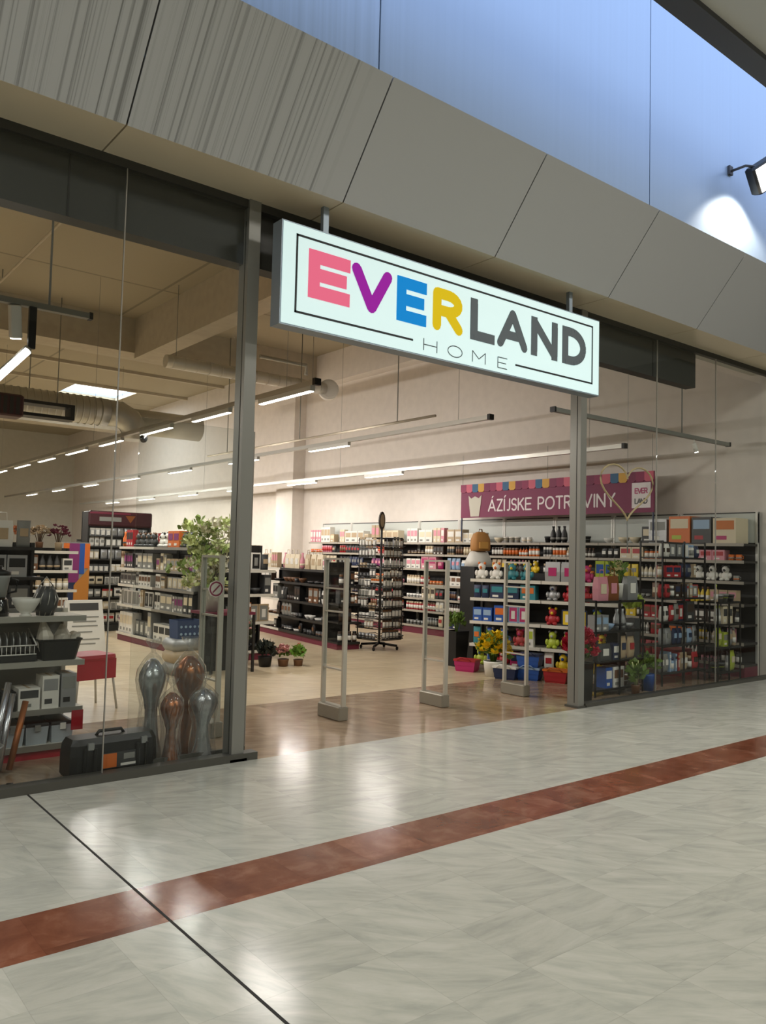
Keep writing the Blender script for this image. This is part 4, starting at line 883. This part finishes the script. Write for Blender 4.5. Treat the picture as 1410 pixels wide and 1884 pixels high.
# shelving farther back
for k, (x, y, w, h, lab, wn) in enumerate(((5.7, 17.3, 1.9, 1.75, 'shelving of pale goods far back behind the left post', 'far back shelving'), (8.3, 17.6, 2.0, 1.55, 'shelving across the far aisle before the pilaster', 'far aisle shelving'),
                                           (2.2, 17.6, 2.0, 1.8, 'shelving far back at the left of the striped stand', 'far left shelving'), (.4, 11.2, 1.9, 1.5, 'low dark shelving at the left edge of the window', 'left edge shelving'))):
    zz = [.15, .55, .92, 1.25]
    u, M = shelving('shelving_unit', lab, 'shelving', (x, y, 0), 0, w, .5, zz + [h - .04], h, 'shelf dark', 'shelf cream', 'shelf dark')
    for l, z in enumerate(zz + [h - .04]): fill_row(M, .03, w - .04, .02, z, .28 if l < 4 else .4, ['box', 'packet', 'vase', 'bag'], ['cream', 'white', 'pink', 'grey', 'red', 'beige', 'charcoal'], ORD[5][l] + ' shelf, ' + wn, 1.1, run=(2, 4))

# card spinner
t = thing('card_spinner', 'black wire card spinner with an oval topper in the middle of the shop', 'spinner rack', (8.42, 10.62, 0), .12); t.scale = (.78, .78, 1)
m = MB(); m.tube([(0, 0, .08), (0, 0, 2.0)], .025, 8); m.build('post', 'wire black', t)
m = MB()
for a in range(4): c_, s_ = math.cos(a * PI / 2 + .5), math.sin(a * PI / 2 + .5); m.tube([(0, 0, .10), (c_ * .40, s_ * .40, .07)], .022, 6)
m.build('base_cross', 'wire black', t)
for a in range(4): c_, s_ = math.cos(a * PI / 2 + .5), math.sin(a * PI / 2 + .5); m = MB(); m.tube([(c_ * .40 - .012, s_ * .40, .03), (c_ * .40 + .012, s_ * .40, .03)], .03, 10); m.build('caster', 'black', t)
m = MB(); m.loft([[(.09 * math.cos(2 * PI * j / 20), y, 2.14 + .15 * math.sin(2 * PI * j / 20)) for j in range(20)] for y in (-.015, .015)], False); tp = m.build('topper', mat('topper brown', '#3c3228', .5), t)
m = MB(); m.loft([[(.06 * math.cos(2 * PI * j / 20), y, 2.14 + .11 * math.sin(2 * PI * j / 20)) for j in range(20)] for y in (-.019, -.015)], False); m.build('topper_picture', pm('beige'), tp)
m = MB()
for x in (-.33, .33):
    for y in (-.33, .33): m.tube([(x, y, .17), (x, y, 1.84)], .014, 6)
for z in (.17, .95, 1.84): m.tube([(-.33, -.33, z), (.33, -.33, z), (.33, .33, z), (-.33, .33, z), (-.33, -.33, z)], .008, 5)
m.build('wire_frame', 'wire black', t)
m = MB()
for s_ in range(4):
    ca, sa = math.cos(s_ * PI / 2), math.sin(s_ * PI / 2)
    for l in range(10):
        z = .2 + l * .165
        p = [(-.31, -.30), (-.31, -.42), (.31, -.42), (.31, -.30)]
        m.tube([(x * ca - y * sa, x * sa + y * ca, z + (.035 if abs(y) > .35 else .0)) for x, y in p], .006, 4)
        x0, y0 = 0, -.33; 
        m.loft([[(x * ca - y * sa, x * sa + y * ca, z - .012) for x, y in ((-.31, -.41), (.31, -.41), (.31, -.31), (-.31, -.31))], [(x * ca - y * sa, x * sa + y * ca, z - .004) for x, y in ((-.31, -.41), (.31, -.41), (.31, -.31), (-.31, -.31))]], False)
m.build('pockets', 'wire black', t)
SPM = Matrix.Translation((8.42, 10.62, 0)) @ Matrix.Rotation(.12, 4, 'Z') @ Matrix.Diagonal((.78, .78, 1, 1))
for s_, side in ((0, 'front'), (1, 'right'), (3, 'left')):
    MM = SPM @ Matrix.Rotation(s_ * PI / 2, 4, 'Z')
    for l in range(10):
        fill_row(MM, -.29, .30, -.385, .2 + l * .165 - .004, .2, ['card', 'mug'] if s_ != 0 else ['card'], ['white', 'grey', 'beige', 'silver', 'charcoal'] if s_ != 0 else ['charcoal', 'grey', 'brown', 'cocoa', 'black'], ('%s tier' % (['lowest'] + [q + '-lowest' for q in ('second', 'third', 'fourth', 'fifth')] + [q + '-highest' for q in ('fifth', 'fourth', 'third', 'second')] + ['highest'])[l]) + ', spinner %s side' % side, .95, run=(2, 3))

# EAS gates
def gate(x, lab):
    t = thing('security_gate', lab, 'security gate', (x, 6.18, 0), 0, 'security gates across the doorway')
    B(-.055, 0, 0, .055, .36, .13, c=.008).build('base', mat('gate base', '#8f8a7c', .45, .3), t)
    for y in (.0, .335): B(-.022, y, .13, .022, y + .025, 1.50).build('upright', mat('gate metal', '#bdb9ac', .35, .25), t)
    B(-.022, 0, 1.50, .022, .36, 1.52).build('top_bar', 'gate metal', t)
    for z in (.46, 1.0, 1.22): B(-.016, .025, z, .016, .335, z + .014).build('cross_bar', 'gate metal', t)
    B(-.004, .025, .5, .004, .335, 1.5).build('clear_panel', 'shop window glass', t)
gate(3.2, 'metal security gate seen through glass behind the left post')
gate(4.5, 'metal security gate nearest the left side of the open doorway')
gate(5.8, 'metal security gate in the middle of the open doorway')
gate(7.05, 'metal security gate just left of the right post')

# tower with backpack, toy shelves
t = thing('drawer_tower', 'black display tower with white round handles right of the black planter', 'display tower', (8.62, 8.62, 0), -.25)
B(0, 0, 0, .56, .42, 1.42).build('carcass', 'black', t)
for k in range(4):
    d = B(.03, -.015, .10 + k * .33, .53, 0, .38 + k * .33).build('drawer_front', 'shelf dark' if k % 2 else 'black gloss', t)
    m = MB(); m.tube([(.42, -.015, .24 + k * .33), (.42, -.03, .24 + k * .33)], .045, 16); m.build('round_handle', 'white paint', d)
m = MB(); m.loft([[(x * s + .2, y * s + .2, z) for x, y in ((-.16, -.1), (.16, -.1), (.18, .1), (-.18, .1))] for z, s in ((1.42, 1.05), (1.52, 1.0), (1.64, .7), (1.67, .4))]); o = m.build('folded_cloth', pm('white'), None, (8.62, 8.62, 0), -.25); tag(o, 'folded white cloth on top of the black drawer tower', 'cloth')
t = thing('backpack', 'tan backpack on the white cloth on top of the drawer tower', 'backpack', (8.86, 8.74, 1.66), -.25)
m = MB(); m.loft([[(x * s, y * s, z) for x, y in ((-.13, -.07), (-.1, -.09), (.1, -.09), (.13, -.07), (.13, .07), (-.13, .07))] for z, s in ((0, .95), (.04, 1.05), (.18, 1.0), (.26, .75), (.29, .4))]); m.build('body', mat('tan cloth', '#b98348', .7), t)
B(-.08, -.115, .03, .08, -.085, .14, c=.01).build('front_pocket', mat('tan pocket', '#d09a4e', .7), t); m = MB(); m.tube([(-.03, 0, .28), (-.02, 0, .33), (.02, 0, .33), (.03, 0, .28)], .01, 6); m.build('handle', pm('brown'), t)
thT = math.atan2(-.918, .397); zT = [.08, .37, .68, 1.0, 1.26]
for b_, nm in enumerate(('left', 'right')):
    p = Vector((8.03, 8.10, 0)) + Vector((math.cos(thT), math.sin(thT), 0)) * b_ * 1.02
    u, M = shelving('toy_shelving', 'shelving crowded with colourful toys, %s unit' % nm, 'shelving', tuple(p), thT, 1.01, .46, zT, 1.36, 'shelf cream', 'shelf cream', 'shelf dark', 'shelf cream')
    for l, z in enumerate(zT):
        hm = (zT[l + 1] - z - .04) if l < 4 else .4
        fill_row(M, .03, .96, .015, z, hm, ['toy', 'box', 'packet', 'toy', 'bag'] if l != 2 else ['box', 'toy', 'frame'], ['yellow', 'blue', 'red', 'orange', 'magenta', 'teal', 'white', 'lime', 'navy', 'sky-blue', 'silver'], ORD[5][l] + ' shelf, %s toy unit' % nm, 1.05, run=(1, 2))
for k, (x, y, z, c, a, lab) in enumerate(((8.08, 7.05, 0, 'blue', 'sky-blue', 'bottom blue basket on the floor before the toys'), (8.08, 7.05, .17, 'blue', 'navy', 'upper blue basket stacked on the floor before the toys'),
                                          (8.22, 6.72, 0, 'red', 'orange', 'red basket on the floor beside the blue baskets'), (7.86, 7.25, 0, 'navy', 'white', 'navy basket on the floor between tulips and blue baskets'),
                                          (7.90, 8.02, 0, 'magenta', 'red', 'magenta basket on the floor left of the tulips'))):
    o = bpy.data.objects.new('basket', goods_mesh('basket', c, a, 0)); COL.objects.link(o); o.matrix_world = Matrix.Translation((x - .1, y - .05, z)) @ Matrix.Rotation(thT, 4, 'Z'); tag(o, lab, 'basket', 'baskets on the floor before the toys')

# ------------------------------------------------------------------ right window displays
def wire_rack(lab, x, y, w, d, h, levels, rot=0, board='shelf dark'):
    t = thing('wire_rack', lab, 'rack', (x, y, 0), rot)
    for px in (0, w / 2, w):
        for py in (0, d):
            m = MB(); m.box(px - .009, py - .009, 0, px + .009, py + .009, h); m.build('upright', 'wire black', t)
    for z in levels:
        s = B(0, 0, z - .015, w, d, z).build('shelf', board, t)
        m = MB(); m.box(-.009, -.009, z - .02, w + .009, .0, z + .005); m.build('front_rail', 'wire black', s)
    m = MB()
    for px in (0, w): m.box(px - .009, 0, h - .018, px + .009, d, h)
    m.box(0, d - .009, h - .018, w, d + .009, h); m.build('top_rail', 'wire black', t)
    return Matrix.Translation((x, y, 0)) @ Matrix.Rotation(rot, 4, 'Z')
M = wire_rack('low black metal rack right of the red flowers', 7.68, 5.72, .92, .34, 1.10, [.08, .40, .74, 1.09])
fill_row(M, .25, .9, .03, .08, .28, ['pot', 'box'], ['lime', 'brown', 'white', 'blue'], 'bottom shelf, low black rack', 1.1, run=(1, 1))
fill_row(M, .03, .9, .03, .40, .32, ['bag', 'packet', 'box'], ['red', 'beige', 'navy', 'white', 'charcoal'], 'second-lowest shelf, low black rack', 1.0, run=(1, 2))
fill_row(M, .03, .9, .03, .74, .33, ['box', 'bowl', 'vase', 'pot'], ['charcoal', 'silver', 'brown', 'sky-blue', 'cream'], 'second-highest shelf, low black rack', 1.0, run=(1, 2))
for k, (x, c, a, s, lab) in enumerate(((7.90, 'pink', 'cream', 1.15, 'pink gift bag on the low black rack, left one'), (8.10, 'copper', 'pink', 1.2, 'copper coloured gift bag in the middle of the low black rack'), (8.48, 'silver', 'white', 1.2, 'silver gift bag at the right end of the low black rack'))):
    o = bpy.data.objects.new('gift_bag', goods_mesh('bag', c, a, 0)); COL.objects.link(o); o.location = (x, 5.78, 1.09); o.scale = (s * .75,) * 2 + (s,); tag(o, lab, 'bag', 'gift bags on the low black rack')
potted('flower_vase', 'white vase of white and yellow flowers between gift bags on the low rack', 'flowers', (8.30, 5.86, 1.09), .06, .2, 'white paint',
       [('stems', 'leaf green', stems(.2, .1, 12, 50, .16)), ('foliage', 'leaf green', lambda m: leaves(m, (0, 0, .33), .11, 60, .09, 51)), ('blossoms', mat('cream petal', '#e0d6a8', .6), heads(.46, .12, 24, .055, 52))])
potted('potted_plant', 'green plant in a brown pot on the floor inside the right window', 'plant', (8.28, 5.60, 0), .055, .12, 'paint brown', [('foliage', 'leaf green', lambda m: leaves(m, (0, 0, .22), .1, 110, .1, 60, .5, 1.4)), ('tendrils', 'leaf pale', stems(.3, .1, 10, 61, .1))])
potted('potted_plant', 'round green plant in a blue pot on the floor inside the right window', 'plant', (8.72, 5.72, 0), .08, .2, 'paint blue', [('foliage', 'leaf green', lambda m: leaves(m, (0, 0, .30), .12, 150, .08, 62))])
potted('potted_plant', 'upright yellow green plant hanging over the right end of the low rack', 'plant', (8.78, 5.98, 0), .06, .85, 'paint charcoal', [('foliage', mat('leaf lime', '#9aab3e', .6), lambda m: leaves(m, (0, 0, 1.0), .11, 90, .12, 63, .8))], square=True)
pm('blue'); pm('charcoal'); pm('brown')
M = wire_rack('tall black metal rack in the right window', 9.14, 5.80, 1.0, .32, 1.83, [.16, .5, .80, 1.10, 1.36, 1.62])
for l, z in enumerate((.16, .5, .80, 1.10, 1.36, 1.62)):
    fill_row(M, .02, .98, .03, z, .27 if l in (0, 1, 2) else .21, ['box', 'frame', 'packet', 'book', 'jar'] if l != 1 else ['box', 'packet'], ['grey', 'charcoal', 'white', 'silver', 'sky-blue', 'red', 'beige', 'navy', 'cocoa'], ORD[6][l] + ' shelf, tall window rack', 1.0, run=(1, 2))
carton('large red carton with brown print on the floor under the tall rack', 10.3, 6.2, 0, .42, .3, .36, 'red', 'copper')
M = wire_rack('short black rack at the right edge of the right window', 10.15, 5.62, .58, .28, 1.05, [.12, .45, .75, 1.04])
for l, z in enumerate((.12, .45, .75, 1.04)): fill_row(M, .02, .56, .02, z, .28, ['box', 'packet', 'bottle', 'pot'], ['beige', 'silver', 'charcoal', 'lime', 'cream', 'grey'], ORD[4][l] + ' shelf, short window rack', 1.0, run=(1, 2))
# big cartons on the wall bay nearest the window
for k, (y, w, h, c, a, e, lab) in enumerate(((6.62, .34, .40, 'orange', 'cream', 'lime', 'large orange and cream carton on top of the wall shelving, leftmost'), (6.27, .30, .38, 'charcoal', 'sky-blue', 'red', 'large dark carton with blue picture beside the orange carton on top'),
                                             (5.92, .34, .36, 'cream', 'copper', 'magenta', 'large cream carton with a round copper picture on the top shelf'))):
    t = carton(lab, 10.86, y, 1.84, w, .34, h, c, a, e, rot=-PI / 2)
carton('large silver carton on top of the second wall bay', 10.86, 6.98, 1.84, .3, .3, .36, 'silver', 'grey', 'white', rot=-PI / 2)
# wire heart
t = thing('wire_heart', 'large pale wire heart hanging inside the right window before the banner', 'decoration', (8.05, 5.57, 2.4))
hp = []
for j in range(41):
    a = 2 * PI * j / 40; hp.append((.032 * 16 * math.sin(a) ** 3, 0, .022 * (13 * math.cos(a) - 5 * math.cos(2 * a) - 2 * math.cos(3 * a) - math.cos(4 * a))))
m = MB(); m.tube(hp, .011, 6); m.build('heart_wire', mat('heart cream', '#cdb88e', .5), t)
m = MB(); m.tube([(0, 0, .11), (0, 0, 1.37)], .003, 4); m.build('thread', 'grey plastic', t); m = MB(); m.tube([(0, 0, -.37), (.01, 0, -.75)], .008, 5); m.build('ribbon', 'grey plastic', t)

# ------------------------------------------------------------------ banner on the long wall
t = thing('hanging_banner', 'long magenta banner with white capitals and striped awning edge on the right wall', 'banner', (10.80, 11.19, 2.31), -PI / 2)
BW, BH = 4.18, .63
B(0, 0, 0, BW, .03, BH).build('panel', mat('banner magenta', '#7a1f4a', .6), t)
cs = ['#8c2450', '#c85a70', '#2b5f86', '#d2a03c', '#7a1f4a']
n = 27; w_ = BW / n
for i in range(n):
    q = MB(); x0, x1 = i * w_, (i + 1) * w_
    q.loft([[(x0, y, BH - .13), (x0 + w_ * .2, y, BH - .155), (x1 - w_ * .2, y, BH - .155), (x1, y, BH - .13), (x1, y, BH + .0), (x0, y, BH + .0)] for y in (-.014, 0)], False)
    q.build('awning_stripe', mat('awning ' + str(i % 5), cs[i % 5], .6), t)
x0 = 11.19 - 10.47; x1 = 11.19 - 7.69
wh = mat('banner white', '#e8dfe0', .6); cen = text_line('AZIJSKE POTRAVINY', x0, x1, .10, .33, .031, -.001, wh, t, 'letter', .004)
for c_ in (cen[0], cen[2]):
    m = MB(); m.loft([[(c_ - .015, y, .345), (c_ + .01, y, .345), (c_ + .045, y, .39), (c_ + .012, y, .39)] for y in (-.001, -.005)][::-1], False); m.build('accent', wh, t)
lg = B(3.80, -.006, .07, 4.13, -.0005, .46).build('logo_card', wh, t)
for k, (txt, z) in enumerate((('EVER', .29), ('LAND', .13))): text_line(txt, 3.85, 4.08, z, z + .09, .018, -.007, pm('magenta') if k == 0 else pm('charcoal'), lg, 'logo_letter')
m = MB(); m.loft([[(x + .38, y, z) for x, z in ((-.11, .02), (.11, .02), (.15, .24), (.17, .42), (.10, .36), (0, .40), (-.10, .36), (-.17, .42), (-.15, .24))] for y in (-.008, -.0005)][::-1], False); m.build('jug_picture', mat('jug pale', '#c9c4b4', .6), t)
for x in (.02, 2.1, 4.14):
    m = MB(); m.tube([(x, .02, BH), (x, .02, 1.2)], .004, 4); m.build('hanging_wire', 'grey plastic', t)
for x in (.0, BW - .03): B(x, .01, -.45, x + .02, .03, 0).build('support_leg', pm('navy'), t)
print('GOODS', NGOODS, KINDN)
